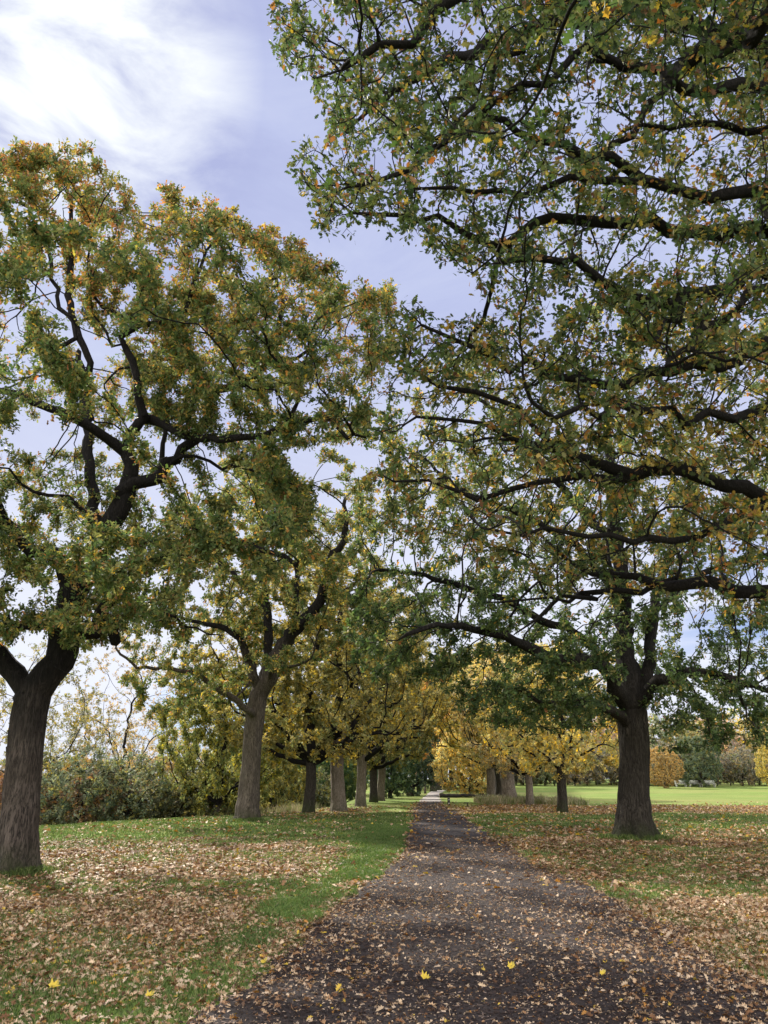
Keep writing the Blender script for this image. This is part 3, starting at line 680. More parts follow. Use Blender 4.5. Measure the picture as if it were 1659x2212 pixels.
hero('oak_tree', 'second oak on the left with a straight light brown trunk and a limb leaning right', 23, (535, 1763), Y1, trunk2, .415, limbs2, attr2, .32, .5, 95000, .135, MID,
     lambda p, rng: mixw((2, 5, 5.5, 1.6, .5, .7, .3), (1.6, 4, 5, 2.6, 1, .8, .3), rng.random(len(p))), (M_bark2, M_bark2, M_leaf), maxn=9000, rtip=.008, flare=.42)

# --- big oak on the right
Y2 = 23.5; b2 = P(1371, 1793, Y2); b2z = float(H(b2[0], Y2))
trunk3 = [np.array([b2[0], Y2, b2z - .12]), P(1371, 1720, Y2), P(1372, 1650, Y2), P(1369, 1580, Y2), P(1364, 1528, Y2)]
limbs3 = [
 (L([(1364, 1535), (1335, 1500), (1318, 1455), (1295, 1434), (1255, 1424), (1190, 1424), (1155, 1406), (1110, 1381), (1040, 1361), (965, 1351), (880, 1370)], [23.5, 21, 18.5]), .24, .05),
 (L([(1350, 1555), (1310, 1529), (1255, 1514), (1180, 1520), (1120, 1490)], [23.2, 20]), .16, .04),
 (L([(1366, 1530), (1362, 1444), (1350, 1396), (1345, 1300), (1335, 1180), (1320, 1060), (1310, 900), (1320, 780)], [23.5, 25]), .32, .06),
 (L([(1375, 1530), (1400, 1440), (1405, 1386), (1410, 1321), (1440, 1220), (1480, 1100), (1500, 980)], [23.5, 24]), .22, .05),
 (L([(1376, 1525), (1405, 1484), (1450, 1462), (1505, 1449), (1580, 1469), (1650, 1489), (1720, 1530)], [23.5, 20.5]), .2, .05),
 (L([(1300, 1436), (1255, 1371), (1180, 1346), (1100, 1300), (1000, 1270), (900, 1240), (820, 1230)], [23, 22]), .15, .04),
 (L([(1345, 1300), (1240, 1180), (1120, 1110), (1000, 1060), (900, 980)], [24, 23]), .14, .04),
 (L([(1335, 1180), (1200, 1040), (1080, 900), (980, 820)], [24.5, 25]), .12, .03),
 (L([(1410, 1321), (1520, 1240), (1640, 1200), (1760, 1180)], [24, 25]), .12, .03),
 (L([(1580, 1469), (1610, 1530), (1650, 1600)], [21.5, 20]), .04, .01),
 (L([(1480, 1450), (1520, 1540), (1540, 1600)], [22, 20.8]), .04, .01),
]
poly3 = [(745, 1440), (760, 1300), (740, 1180), (775, 1020), (800, 900), (860, 800), (1000, 720), (1150, 660), (1300, 640), (1500, 650), (1700, 700), (2100, 1000), (2150, 1400), (1900, 1620), (1659, 1640), (1600, 1625), (1520, 1660), (1480, 1600), (1430, 1590), (1410, 1500), (1330, 1500), (1310, 1570), (1260, 1600), (1200, 1560), (1140, 1620), (1080, 1575), (1000, 1545), (930, 1480), (880, 1455), (800, 1520), (760, 1520)]
def attr3(t):
    A = np.vstack([ellipsoid(t.rng, 6200, (b2[0], Y2, 9.6), (9.6, 7.5, 7.6), .5), near_limbs(t, 1500, 1.5, .6), ellipsoid(t.rng, 700, P(890, 1370, 20.5), (2.4, 2, 1.5), .2), ellipsoid(t.rng, 700, P(870, 1080, 22), (2.0, 2, 2.6), .2), ellipsoid(t.rng, 300, P(860, 900, 22), (1.2, 1.5, 1.2), .2), ellipsoid(t.rng, 500, P(1600, 1520, 21.5), (2.6, 2, 1.1), .2), ellipsoid(t.rng, 400, P(1130, 1520, 20.5), (2.2, 2, .9), .2)])
    u, v = project(A); k = inpoly(u, v, poly3) & lumpy(A, 2.1, .42, 14) & (A[:, 2] > 1.9)
    for (cu, cv, ru, rv) in [(1290, 1480, 32, 30), (860, 1200, 60, 35), (1240, 1290, 60, 24), (1470, 1380, 50, 26), (880, 1250, 40, 20), (1380, 1460, 30, 30)]: k &= ((u - cu) / ru) ** 2 + ((v - cv) / rv) ** 2 > 1
    fr = (np.abs(u - 830) < 1000); return A[k & fr]
def col3(p, rng):
    f = sm((p[:, 2] - 6) / 4); return mixw((6, 6, 1.2, .55, .25, .3, .1), (2.5, 5, 4.0, 2.0, .9, .5, .2), np.clip(f + rng.normal(0, .1, len(f)), 0, 1))
hero('oak_tree', 'big dark trunked oak on the right with a flared foot and low dark green boughs', 31, (1371, 1793), Y2, trunk3, .46, limbs3, attr3, .30, .46, 150000, .125, MID, col3, (M_bark3, M_bark3, M_leaf), maxn=13000, rtip=.007, flare=.62)

# --- oak out of frame on the right whose limbs reach over the path
def flat_limb(pts, Ys, r0, r1): return (L(pts, Ys), r0 * .85, r1 * .85, .05)
TX, TY = 7.6, 8.2
trunk0 = [np.array([TX, TY, float(H(TX, TY)) - .12]), np.array([TX, TY, 2]), np.array([TX - .05, TY, 4.0]), np.array([TX, TY + .1, 6.5]), np.array([TX - .1, TY, 8.6])]
D0 = [
 ([(1800, 470), (1659, 420), (1570, 425), (1480, 400), (1405, 385), (1330, 350), (1265, 340), (1205, 325), (1120, 285), (1030, 272), (940, 300)], [8, 7.4, 7.0], .15, .03),
 ([(1405, 385), (1330, 383), (1240, 395), (1130, 400), (1030, 415), (970, 415), (905, 395), (850, 420)], [7.4, 7.6], .07, .015),
 ([(1800, 190), (1659, 190), (1555, 200), (1470, 190), (1405, 170), (1345, 140), (1305, 120), (1272, 132)], [7.6, 6.8], .13, .035),
 ([(1455, 197), (1405, 245), (1355, 295), (1280, 345)], [7, 7.1], .06, .04),
 ([(1345, 140), (1265, 110), (1220, 130), (1130, 195), (1055, 225), (955, 300), (880, 350), (830, 385), (780, 400)], [6.8, 6.9], .06, .02),
 ([(1700, -60), (1500, -120), (1300, -60), (1210, 15), (1180, 50), (1105, 105), (1055, 190), (995, 265), (900, 330)], [7.4, 6.5], .09, .02),
 ([(1300, -60), (1120, -80), (1005, 0), (930, 30), (880, 75), (830, 115), (740, 150), (680, 170)], [6.6, 6.4], .06, .015),
 ([(1760, 30), (1659, 45), (1605, 55), (1545, 100), (1505, 140), (1455, 160)], [7.4, 6.6], .09, .04),
 ([(1800, 520), (1659, 590), (1555, 620), (1470, 645), (1440, 700), (1390, 740)], [8, 7], .11, .03),
 ([(1760, 560), (1659, 620), (1560, 690), (1480, 760), (1440, 790)], [8, 6.6], .07, .02),
 ([(1750, 300), (1659, 280), (1545, 275), (1430, 270), (1350, 280)], [8.4, 7.8], .08, .03),
 ([(1470, 645), (1380, 650), (1300, 610), (1200, 560), (1100, 560), (1020, 590)], [7.4, 6.6], .04, .012),
 ([(1800, 1090), (1659, 1061), (1555, 1036), (1480, 1016), (1355, 1021), (1280, 1006), (1205, 976), (1150, 961), (1110, 941), (1040, 905), (980, 906), (900, 900)], [8.6, 8, 7.2], .13, .02),
 ([(1355, 1021), (1280, 1038), (1220, 1041), (1105, 1051), (1030, 1066), (930, 1040), (850, 1040)], [8.2, 7.4], .06, .015),
 ([(1205, 976), (1120, 870), (1040, 850), (960, 830), (880, 790)], [7.6, 7], .035, .012),
 ([(1820, 1290), (1659, 1276), (1530, 1266), (1455, 1251), (1370, 1236), (1280, 1241)], [9, 9.8], .17, .04),
 ([(1455, 1251), (1380, 1276), (1280, 1291), (1180, 1310), (1100, 1300), (1045, 1301)], [9.6, 9.2], .06, .012),
 ([(1280, 1290), (1220, 1296), (1165, 1335), (1110, 1371)], [9.4, 9.2], .04, .015),
 ([(1800, 1060), (1659, 1091), (1555, 1136), (1405, 1156), (1255, 1151), (1120, 1146), (1040, 1140)], [8.6, 7.4], .06, .015),
 ([(1800, 700), (1659, 740), (1540, 790), (1400, 800), (1250, 820), (1100, 780), (1000, 740), (920, 700), (870, 660)], [8.2, 6.8], .07, .012),
 ([(1780, 860), (1659, 880), (1500, 900), (1380, 880), (1250, 890), (1150, 870)], [8, 6.6], .06, .015),
 ([(1800, 380), (1700, 500), (1500, 500), (1350, 470), (1200, 480), (1050, 520), (950, 480), (860, 470), (760, 460)], [8.4, 8.2], .07, .015),
 ([(1800, 100), (1659, 120), (1400, 20), (1200, 60), (1000, 120), (850, 200), (740, 290)], [9, 8.6], .08, .015),
]
D0.append(([(1800, -60), (1560, -200), (1380, -150), (1300, -90), (1288, -20), (1292, 30)], [4.4, 2.9], .03, .006))
limbs0 = [flat_limb(*q) for q in D0]
zs = [6.5, 8.6, 4.0]
poly0 = [(585, -900), (588, 0), (592, 130), (625, 160), (680, 165), (690, 230), (722, 285), (660, 330), (636, 355), (640, 400), (690, 440), (668, 478), (735, 510), (790, 470), (850, 500), (895, 510), (960, 560), (1035, 598), (1030, 690), (960, 700), (900, 640), (850, 650), (845, 700), (850, 790), (800, 860), (790, 1000), (785, 1100), (900, 1170), (1000, 1190), (1100, 1260), (1250, 1290), (1500, 1330), (1659, 1340), (2300, 1450), (2600, -900)]
def attr0(t):
    rng = t.rng
    a = near_limbs(t, 9000, 1.15, .5, minz=2.6, up=.42); b = near_limbs(t, 900, 2.2, .6, minz=2.6, up=.8)
    # drooping sprays between the boughs and over the path
    c = np.stack([rng.uniform(-2.2, 12, 4200), rng.uniform(4.6, 13, 4200), rng.uniform(3.2, 14.5, 4200)], 1)
    c = c[lumpy(c, 1.6, .46, 30)]
    A = np.vstack([a, b, c]); u, v = project(A); k = inpoly(u, v, poly0) & (A[:, 1] > 2.5) & (np.linalg.norm(A - [0, 0, 1.6], axis=1) > 6.2)
    keep = (u < 1850) | (rng.random(len(A)) < .25); k &= keep
    for (cu, cv, ru, rv) in [(1010, 80, 55, 62), (1250, 65, 40, 40), (1030, 760, 0.1, .1), (985, 470, 60, 22), (1140, 300, 40, 30), (1500, 60, 60, 40), (1380, 230, 60, 30), (1120, 480, 50, 30), (1560, 330, 40, 40), (1450, 560, 70, 30), (1620, 700, 60, 30), (940, 620, 90, 20), (1500, 1180, 60, 20)]:
        k &= ((u - cu) / ru) ** 2 + ((v - cv) / rv) ** 2 > 1
    A = A[k]; E = []
    ep = [(592, 20), (595, 120), (650, 160), (690, 230), (718, 285), (640, 355), (645, 400), (690, 440), (672, 478), (735, 508), (790, 470), (895, 505), (960, 550), (1030, 590)]
    for p0, p1 in zip(ep[:-1], ep[1:]):
        for q in range(14): f = rng.random(); E.append(P(p0[0] * (1 - f) + p1[0] * f + rng.normal(6, 8), p0[1] * (1 - f) + p1[1] * f + rng.normal(-10, 9), rng.uniform(6.2, 8)))
    for q in range(30): E.append(P(rng.uniform(1235, 1350), rng.uniform(-60, 60), rng.uniform(2.7, 3.1)))
    for q in range(60): E.append(P(rng.uniform(848, 935), rng.uniform(655, 760), rng.uniform(6.8, 7.6)))
    return np.vstack([A, E])
def col0(p, rng):
    u, v = project(p); lo = sm((v - 500) / 500); f = np.clip(lo * .8 + sm((u - 1150) / 350) * .35 + rng.normal(0, .12, len(p)), 0, 1)
    w = mixw((5.0, 6.0, 2.8, .6, .5, 1.5, .3), (2.0, 5.0, 4.0, 2.2, 1.4, 1.4, .4), f); return w
hero('oak_tree', 'nearest oak, its large leaved boughs hanging over the path from the top right corner', 41, (0, 0), 0, trunk0, .5, limbs0, attr0, .15, .20, 100000, .080, OAK, col0, (M_barkdark, M_limb, M_leaf), maxn=40000, inside=lambda q: inpoly(*project(q), poly0), rtip=.0055, flare=.4, twig=.17, per=6, wig=.2, tone=.68, tipmax=3,
     region=lambda q: (project(q)[0] < 1900) & (project(q)[1] > -350) & (q[:, 1] > 1.5) & inpoly(*project(q), poly0))

# ------------------------------------------------------------------ distant trees, built once per kind and then copied
FPAL = np.array([(1, 1, 1), (.72, .86, .8), (1.25, 1.15, .9), (1.45, 1.2, .6), (.6, .62, .6)])
def variant(seed, Hh, th, rx, rz, cz, nattr, D, dk, nl, ls, tmpl, rb, nlimb=7, mats=(M_bark, M_limb), flare=.4, rise=.5, twigs=True, low=None, lump=.42, tipmax=3, rtip=.012, wig=.25, lf=.42):
    t = Tree(seed); rng = t.rng
    t.chain([(0, 0, -.3), (0, 0, .4), (rng.normal(0, .05), rng.normal(0, .05), th * .6), (rng.normal(0, .1), rng.normal(0, .1), th)], rb, rb * .75, None, .35, .01); t.trunk = len(t.p)
    for q in range(nlimb):
        a = 2 * math.pi * (q + rng.uniform(-.3, .3)) / nlimb; ri = rise * rng.uniform(.4, 1.6); ln = rx * rng.uniform(.6, .85)
        z0 = th * rng.uniform(.8, 1.0); pts = [(0, 0, z0), (math.cos(a) * ln * .3, math.sin(a) * ln * .3, z0 + ln * .3 * ri + .2), (math.cos(a + .1) * ln * .65, math.sin(a + .1) * ln * .65, z0 + ln * .62 * ri + .5), (math.cos(a - .1) * ln, math.sin(a - .1) * ln, z0 + ln * .8 * ri + .3)]
        t.chain(pts, rb * lf, rb * lf * .28, 'near', .35, .05)
    t.chain([(0, 0, th), (rng.normal(0, .3), rng.normal(0, .3), th + (Hh - th) * .4), (rng.normal(0, .4), rng.normal(0, .4), th + (Hh - th) * .75)], rb * .7, rb * .15, 'near', .35, .08)
    A = ellipsoid(rng, nattr, (0, 0, cz), (rx, rx, rz), .5); A = A[lumpy(A, rx * .28, lump, seed) & (A[:, 2] > (low if low is not None else th * .75))]
    t.grow(A, D, dk, maxn=5000, wig=wig); t.radii(rtip, rb); wd = t.wood(None, flare)
    pos, ax, nr, sz, cl, tw = t.leaves(nl, ls, tipmax, ls * 2.2, 6, spread=ls)
    c = FPAL[(cl * 5).astype(int)] * rng.uniform(.75, 1.25, (len(cl), 1))
    V, F = joinw(wd[1], tw)
    return (mesh_np('trunk', wd[0][0], wd[0][1], mats[0], smooth=True), mesh_np('branches', V, F, mats[1], smooth=True), leaf_mesh('crown', tmpl, pos, ax, nr, sz, c, M_far, rng=rng))
ORD = 'first second third fourth fifth sixth seventh eighth ninth tenth eleventh twelfth thirteenth fourteenth fifteenth sixteenth seventeenth eighteenth nineteenth twentieth twenty-first twenty-second twenty-third twenty-fourth twenty-fifth twenty-sixth twenty-seventh twenty-eighth twenty-ninth thirtieth thirty-first thirty-second thirty-third thirty-fourth'.split()
def place(var, name, label, u, Y, s=1.0, tint=(.1, .1, .03), rz=0, group=None, cat='tree', sz=None, tw=1.0, barkm=None, x=None, z=None):
    xx = (u - 829.5) / 1659 * Y if x is None else x     # rows stand on the ground at their own distance
    zz = float(H(xx, Y)) if z is None else z
    r = make_root(name, (xx, Y, zz), label, cat, group); r.rotation_euler = (0, 0, rz); r.scale = (s, s, sz or s)
    for nm, me in zip(('trunk', 'branches', 'crown'), var):
        c = link(nm, me, r)
        if nm == 'crown': c.color = (*tint, 1)
        if nm == 'trunk':
            c.scale = (tw, tw, 1)
            if barkm: c.material_slots[0].link = 'OBJECT'; c.material_slots[0].material = barkm
    return r
vSpread = variant(101, 13, 2.7, 6.3, 5.6, 7.4, 1900, .42, .6, 62000, .14, FAR, .34, 11, (M_barkdark, M_limb), rise=.35, low=1.7)
vTall = variant(102, 15, 4.2, 5.6, 5.8, 9.6, 1900, .42, .6, 60000, .14, FAR, .42, 7, (M_bark, M_limb), rise=.7, low=3.0)
vTall2 = variant(103, 14, 3.3, 6.2, 5.6, 8.6, 1900, .42, .6, 60000, .14, FAR, .42, 9, (M_bark, M_limb), rise=.45, low=2.6)
vSlim = variant(111, 9, 2.6, 4.6, 3.6, 5.2, 1500, .36, .5, 42000, .13, FAR, .27, 8, (M_bark, M_limb), rise=.45, low=1.2, lf=.28, rtip=.009)
vFar = variant(104, 14, 3.2, 6.0, 6.0, 8.2, 900, .7, .9, 14000, .30, FAR, .4, 7, (M_barkdark, M_limb), rise=.6, low=2.2, rtip=.03)
vFull = variant(105, 8, .9, 3.8, 3.9, 3.7, 1700, .33, .45, 62000, .135, FAR, .2, 8, (M_bark, M_limb), rise=.35, low=-.1, lump=.36)
vShrub = variant(106, 4, .5, 2.3, 2.1, 2.1, 800, .25, .36, 9000, .15, FAR, .07, 8, (M_barkdark, M_limb), rise=1.1, low=.15, rtip=.01, lump=.36)
vShrub2 = variant(107, 4, .4, 2.6, 1.8, 1.9, 700, .25, .36, 6500, .15, FAR, .06, 9, (M_barkdark, M_limb), rise=1.4, low=.1, rtip=.01, lump=.40)
vAiry = variant(108, 13, 3.5, 4.2, 5.6, 8.2, 1500, .42, .55, 10000, .13, FAR, .2, 7, (M_bark, M_limb), rise=1.5, low=3.2, rtip=.006, lf=.3)
vAiry2 = variant(109, 12, 2.5, 6.5, 4.8, 7.4, 1500, .42, .6, 17000, .14, FAR, .26, 9, (M_bark, M_limb), rise=.6, low=2.2, rtip=.007, lf=.32)
vLine = variant(110, 12, 1.6, 5.0, 5.6, 6.2, 600, .8, 1.0, 7500, .42, FAR, .3, 6, (M_bark, M_limb), rise=.8, low=.4, rtip=.04)

OL = (.25, .24, .11); YE = (.62, .52, .25); YO = (.37, .33, .15); OR = (.58, .36, .15); DG = (.08, .125, .07); GR = (.065, .09, .025); BR = (.13, .09, .055); PK = (.28, .20, .15); BG = (.11, .16, .12)
# left row beyond the second oak
place(vSpread, 'oak_tree', 'low branching olive oak, its short black trunk left of two paler trunks', 679, 40.5, 1.0, YO, 1.0, tw=.85)
place(vTall, 'oak_tree', 'oak with a broad light brown trunk right of the short black trunk', 737, 42.5, .92, OL, 2.2, tw=1.0, barkm=M_barkpale)
place(vTall2, 'oak_tree', 'pale grey trunked oak with a knot on its bark, left of the path', 782, 50, .95, YO, .4, tw=.8, barkm=M_barkpale)
place(vSpread, 'oak_tree', 'oak with a thin black flared trunk in front of a pale trunk', 808, 59, .95, OL, 3.6, sz=1.0, tw=.9)
place(vTall, 'oak_tree', 'oak with a pale trunk half hidden behind a thin black trunk, left of the path', 823, 62, .9, YO, 5.0, tw=.85, barkm=M_barkpale)
place(vFull, 'holly_tree', 'small dark green tree with a short black stem beside the far sunlit grass', 842, 70, .62, DG, 1.0, tw=1.6, barkm=M_barkdark)
place(vFull, 'evergreen_tree', 'blue green tree with drooping foliage over a grey trunk left of the far path', 884, 80, .95, BG, 2.0, tw=1.8, sz=.9)
place(vTall, 'oak_tree', 'slim brown trunk behind the blue green tree', 900, 86, .8, OR, 2.9, tw=.6, barkm=M_barkdark)
place(vAiry, 'young_tree', 'slender young orange tree beside the far bend of the path', 913, 88, .6, OR, .5, tw=1.0)
for u, Yq, lb, tt_ in [(930, 97, 'grey trunked oak leftmost of the far clump at the bend of the path', .9), (944, 104, 'broad dark trunked oak in the middle of the far clump', 1.3), (955, 108, 'dark trunked oak right of the broad one in the far clump', 1.0), (969, 112, 'rightmost dark oak of the far clump, partly behind the yellow bush', 1.1)]:
    place(vFar, 'oak_tree', lb, u, Yq, 1.05, (.42, .36, .16), Yq * 1.7, tw=tt_)
# right row beyond the big oak
place(vSlim, 'oak_tree', 'golden oak with a slim straight mossy trunk left of the big right oak', 1190, 41.5, 1.0, (.52, .45, .20), 1.9, tw=.95, barkm=M_barkdark)
place(vSpread, 'oak_tree', 'golden brown oak with flat spreading twigs above a pale flared trunk', 1125, 51.5, .80, (.56, .48, .29), .3, tw=.9, sz=.78, barkm=M_barkpale)
place(vTall2, 'beech_tree', 'yellow beech with a massive grey fluted trunk on the right of the path', 1084, 57.5, .95, (.56, .50, .22), 3.3, sz=.78, tw=1.35, barkm=M_barkpale)
place(vTall, 'oak_tree', 'yellow tree with a black trunk touching the left side of the massive grey trunk', 1063, 61, .95, YO, 4.4, sz=.78, tw=.9, barkm=M_barkdark)
place(vTall2, 'oak_tree', 'yellow tree with a wide grey trunk nearest the path on the right', 1048, 72, 1.0, YE, 5.4, sz=.85, tw=1.0)
place(vFull, 'beech_tree', 'pale yellow bushy tree drooping to the grass by the far bend of the path', 1003, 76, .95, (.70, .62, .34), 1.4, sz=.8)
place(vFull, 'shrub', 'dull olive bush behind the fallen log on the right of the path', 1030, 79, .7, OL, 2.4, cat='shrub')
place(vTall, 'oak_tree', 'orange yellow tree closing the view above the far path', 985, 125, 1.3, (.58, .47, .24), .9)
place(vTall2, 'oak_tree', 'olive yellow tree closing the view left of the far path', 900, 120, 1.3, YO, 2.9)
place(vFar, 'oak_tree', 'tall olive tree far behind the blue green tree', 850, 112, 1.25, OL, .9)

# yellow green tree behind the second oak, and the wood on the left
place(vFull, 'hornbeam_tree', 'bushy yellow green tree reaching the ground behind the second left oak trunk', 492, 43, .92, (.27, .28, .11), 1.0, sz=1.05)
place(vFull, 'hornbeam_tree', 'yellow green low tree between the second left oak and the short black trunk', 600, 60, .85, (.32, .31, .14), 2.7, sz=.95)
wood = [
 (vAiry2, 60, 47, .95, (.26, .24, .12), 'oak_tree', 'sparse olive oak with long curving branches behind the leftmost trunk'),
 (vAiry, 300, 62, 1.05, (.36, .28, .16), 'birch_tree', 'nearly bare upright tree with thin branches against the sky between the two left oaks'),
 (vAiry2, 210, 74, .85, (.26, .25, .14), 'oak_tree', 'sparse grey olive tree behind the shrubs left of the nearly bare tree'),
 (vAiry2, 395, 78, .85, (.42, .34, .20), 'oak_tree', 'sparse tan tree just right of the nearly bare upright tree'),
 (vFull, 200, 66, .72, (.40, .28, .12), 'maple_tree', 'small orange tree standing up out of the shrubs on the left'),
 (vFull, 110, 60, .75, (.19, .20, .10), 'maple_tree', 'rounded olive tree beyond the shrubs beside the leftmost trunk'),
 (vFull, 372, 72, .75, (.36, .28, .15), 'maple_tree', 'rounded tan tree behind the shrubs below the sparse tan tree'),
 (vLine, 20, 80, .55, (.25, .25, .13), 'oak_tree', 'tree behind the trunk at the left edge'),
 (vLine, 300, 96, .5, (.32, .27, .17), 'oak_tree', 'dull brown tree deep in the wood behind the nearly bare tree'),
 (vLine, 480, 96, .65, (.28, .28, .14), 'oak_tree', 'olive tree deep in the wood behind the yellow green tree'),
]
for i, (v, u, Yq, s, tn, nm, lb) in enumerate(wood): place(v, nm, lb, u, Yq, s, tn, i * 1.37 + .4)
rg = np.random.default_rng(3)
for q in range(24):
    u = -60 + q * 23 + rg.uniform(-8, 8); Yq = rg.uniform(46, 55) if q % 2 else rg.uniform(42, 47)
    tn = [(.22, .22, .14), (.18, .205, .13), (.27, .23, .16), (.31, .21, .15), (.20, .225, .15)][rg.integers(0, 5)]
    if q < 5: tn = (.25, .155, .12)
    place([vShrub, vShrub2][q % 2], 'shrub', ORD[q] + ' shrub from the left in the thicket bordering the left lawn', u, Yq, rg.uniform(.85, 1.15), tn, rg.uniform(0, 6), 'shrubs of the thicket beyond the left lawn', 'shrub', sz=rg.uniform(.5, 1.05))
for q in range(10):
    u = 560 + q * 20 + rg.uniform(-8, 8); Yq = rg.uniform(62, 92)
    tn = [(.11, .16, .06), (.17, .20, .07), (.07, .12, .06), (.36, .34, .12), (.16, .17, .10)][rg.integers(0, 5)]
    place([vShrub, vFull][q % 2], 'shrub', ORD[q] + ' bush from the left in the undergrowth behind the left row of trunks', u, Yq, rg.uniform(.8, 1.1), tn, rg.uniform(0, 6), 'bushes behind the left row', 'shrub')
# far edge of the right field
for q in range(30):
    u = 1075 + q * 27 + rg.uniform(-8, 8); Yq = rg.uniform(138, 175); s = rg.uniform(.75, 1.25)
    tn = [(.42, .33, .28), (.25, .27, .17), (.48, .37, .32), (.38, .34, .18), (.22, .26, .18), (.52, .42, .20)][rg.integers(0, 6)]
    if 28 * q > 500: tn = [(.52, .46, .22), (.42, .37, .23), (.42, .34, .28)][q % 3]
    place(vLine, 'woodland_tree', ORD[q] + ' tree from the left in the wood edging the right field', u, Yq, s, tn, rg.uniform(0, 6), 'trees along the far edge of the field')
for q in range(34):
    u = 1070 + q * 22 + rg.uniform(-8, 8); Yq = rg.uniform(124, 136)
    tn = [(.24, .22, .18), (.19, .22, .14), (.30, .25, .20), (.22, .25, .15)][rg.integers(0, 4)]
    place([vShrub, vShrub2][q % 2], 'shrub', ORD[q] + ' low shrub from the left along the far edge of the right field', u, Yq, rg.uniform(1.1, 1.7), tn, rg.uniform(0, 6), 'shrubs at the far edge of the field', 'shrub')
place(vFull, 'maple_tree', 'orange tree at the far field edge just right of the big dark trunk', 1402, 112, .72, (.44, .33, .18), 1.1)
place(vFull, 'maple_tree', 'dark grey green bush tree right of the orange tree at the field edge', 1475, 118, .95, (.16, .20, .14), 2.1)
place(vFull, 'maple_tree', 'yellow tree at the right end of the far field edge', 1640, 108, .8, (.48, .42, .18), 3.1)
for q, (u, Yq, s, tn) in enumerate([(560, 130, 1.3, OL), (640, 125, 1.3, YO), (720, 135, 1.3, OL), (790, 140, 1.3, YO), (925, 150, 1.4, YO), (1040, 160, 1.4, YE), (1110, 165, 1.3, OR)]):
    place(vLine, 'woodland_tree', ['olive tree far back behind the hornbeams', 'yellowish tree far back behind the black trunked oak', 'olive tree far back behind the light brown trunk', 'yellowish tree far back behind the knotted trunk', 'olive yellow tree beyond the end of the path', 'golden tree far behind the pale yellow bush', 'orange tree far behind the pale flared trunk'][q], u, Yq, s, tn, q * 1.1)

# ------------------------------------------------------------------ small things by the path
def boxv(x0, x1, y0, y1, z0, z1, top=0):
    v = np.array([(x0, y0, z0), (x1, y0, z0), (x1, y1, z0), (x0, y1, z0), (x0, y0, z1), (x1, y0, z1), (x1, y1, z1 + top), (x0, y1, z1 + top)])
    return v, np.array([(3, 2, 1, 0), (4, 5, 6, 7), (0, 1, 5, 4), (1, 2, 6, 5), (2, 3, 7, 6), (3, 0, 4, 7)])
def plain(name, c, rough=.8):
    m, t, o = newmat(name); p = nd(t, 'ShaderNodeBsdfPrincipled'); p.inputs['Roughness'].default_value = rough
    tcn = nd(t, 'ShaderNodeTexCoord'); cc = ramp(t, noise(t, tcn.outputs['Object'], 9, 5, .7), [(.3, tuple(q * .6 for q in c)), (.7, tuple(min(1, q * 1.3) for q in c))])
    t.links.new(cc, p.inputs['Base Color']); t.links.new(p.outputs[0], o.inputs[0]); return m
M_post = plain('dark stained timber', (.03, .025, .02)); M_plq = plain('pale paint', (.6, .6, .55)); M_log = plain('old log', (.022, .018, .015)); M_cut = plain('cut wood', (.5, .42, .32))
px = (960.5 - 829.5) / 1659 * 51.5; r = make_root('marker_post', (px, 51.5, float(H(px, 51.5))), 'short black timber marker post on the grass at the right edge of the far path', 'post')
link('post', mesh_np('post', *[(lambda a: (a[0], [a[1]]))(boxv(-.075, .075, -.075, .075, -.1, .43, .05))][0], M_post), r)
v, f = boxv(-.03, .03, -.082, -.077, .30, .37); link('plaque', mesh_np('plaque', v, [f], M_plq), r)
v, f = boxv(-.03, .03, -.082, -.077, .08, .16); link('plaque', mesh_np('plaque', v, [f], M_plq), r)
px = (998 - 829.5) / 1659 * 49.5; r = make_root('stump_post', (px, 49.5, float(H(px, 49.5))), 'low T shaped dark wooden peg in the shaded grass right of the marker post', 'post')
v, f = boxv(-.035, .035, -.035, .035, -.05, .2); link('peg', mesh_np('peg', v, [f], M_post), r)
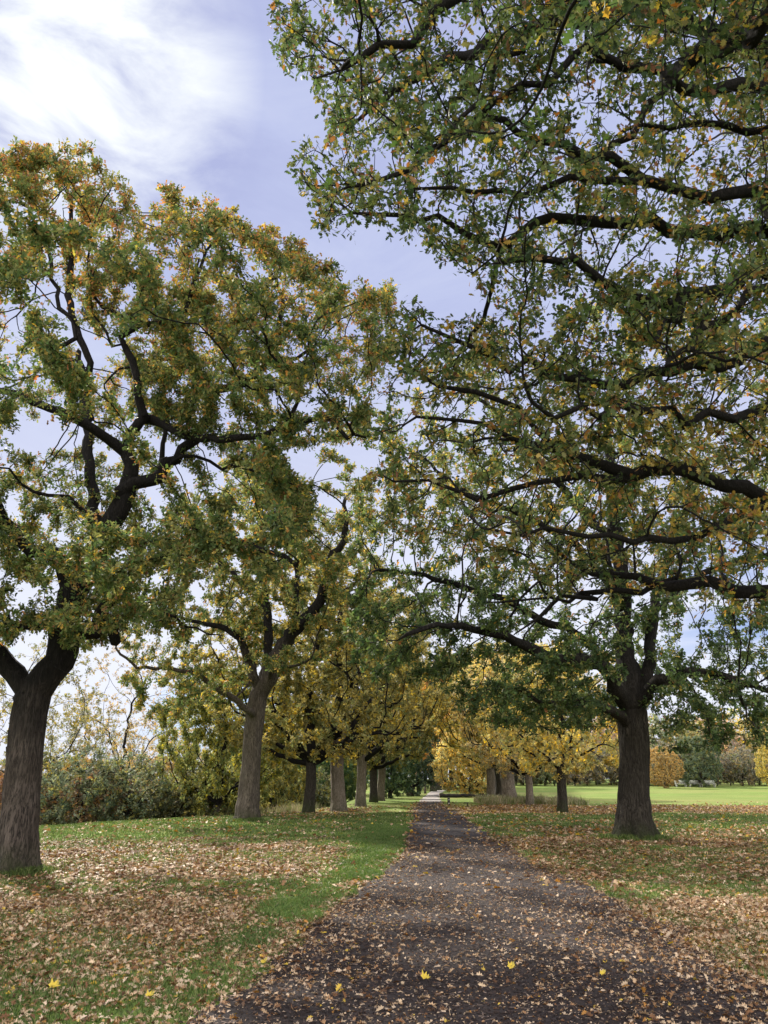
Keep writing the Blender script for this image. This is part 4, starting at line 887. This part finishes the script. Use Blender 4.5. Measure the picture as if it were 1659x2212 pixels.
v, f = boxv(-.2, .07, -.04, .04, .203, .24); link('crossbar', mesh_np('crossbar', v, [f], M_post), r)
t = Tree(77); t.chain([(-2.9, .0, .16), (-1.6, .1, .18), (0, 0, .17), (1.2, .2, .14)], .17, .09, None, .2, .02); t.trunk = 0; t.R = np.array(t.r); t.P = np.array(t.p); t.PAR = np.array(t.par); wd = t.wood(None)
lx = (1008 - 829.5) / 1659 * 73; r = make_root('fallen_log', (lx, 73, float(H(lx, 73))), 'dark fallen log with a pale sawn end lying under the pale yellow bushy tree', 'log')
link('log_body', mesh_np('log_body', wd[1][0], wd[1][1], M_log, smooth=True), r)
t.chain([(-2.94, 0, .22), (-2.90, 0, .22)], .17, .17, None, .02, 0); th = np.linspace(0, 2 * math.pi, 16, endpoint=False)
v = np.vstack([np.stack([th * 0 - 2.93, np.cos(th) * .165, .16 + np.sin(th) * .165], 1), np.stack([th * 0 - 2.88, np.cos(th) * .165, .16 + np.sin(th) * .165], 1)])
link('cut_end', mesh_np('cut_end', v, [np.arange(16)[None][:, ::-1].copy(), np.stack([np.arange(16), (np.arange(16) + 1) % 16, (np.arange(16) + 1) % 16 + 16, np.arange(16) + 16], 1)], M_cut), r)
for u, lb in [(1434, 'white rail bench at the field edge under the orange tree'), (1462, 'pale bench at the field edge left of the larger white one'), (1489, 'largest white bench at the foot of the far shrubs')]:
    bxx = (u - 829.5) / 1659 * 118; w = .8 if u != 1489 else 1.1
    r = make_root('bench', (bxx, 118, float(H(bxx, 118))), lb, 'bench')
    for nm, (a0, a1, y0, y1, z0, z1) in {'seat': (-w, w, -.25, .25, .42, .48), 'backrest': (-w, w, .26, .31, .55, .95)}.items(): v, f = boxv(a0, a1, y0, y1, z0, z1); link(nm, mesh_np(nm, v, [f], M_plq), r)
    for sx in (-w * .85, w * .85):
        for sy in (-.18, .285): v, f = boxv(sx - .04, sx + .04, sy - .03, sy + .02, -.1, .415 if sy < 0 else .545); link('leg', mesh_np('leg', v, [f], M_plq), r)
S.render.resolution_x = 768; S.render.resolution_y = 1024
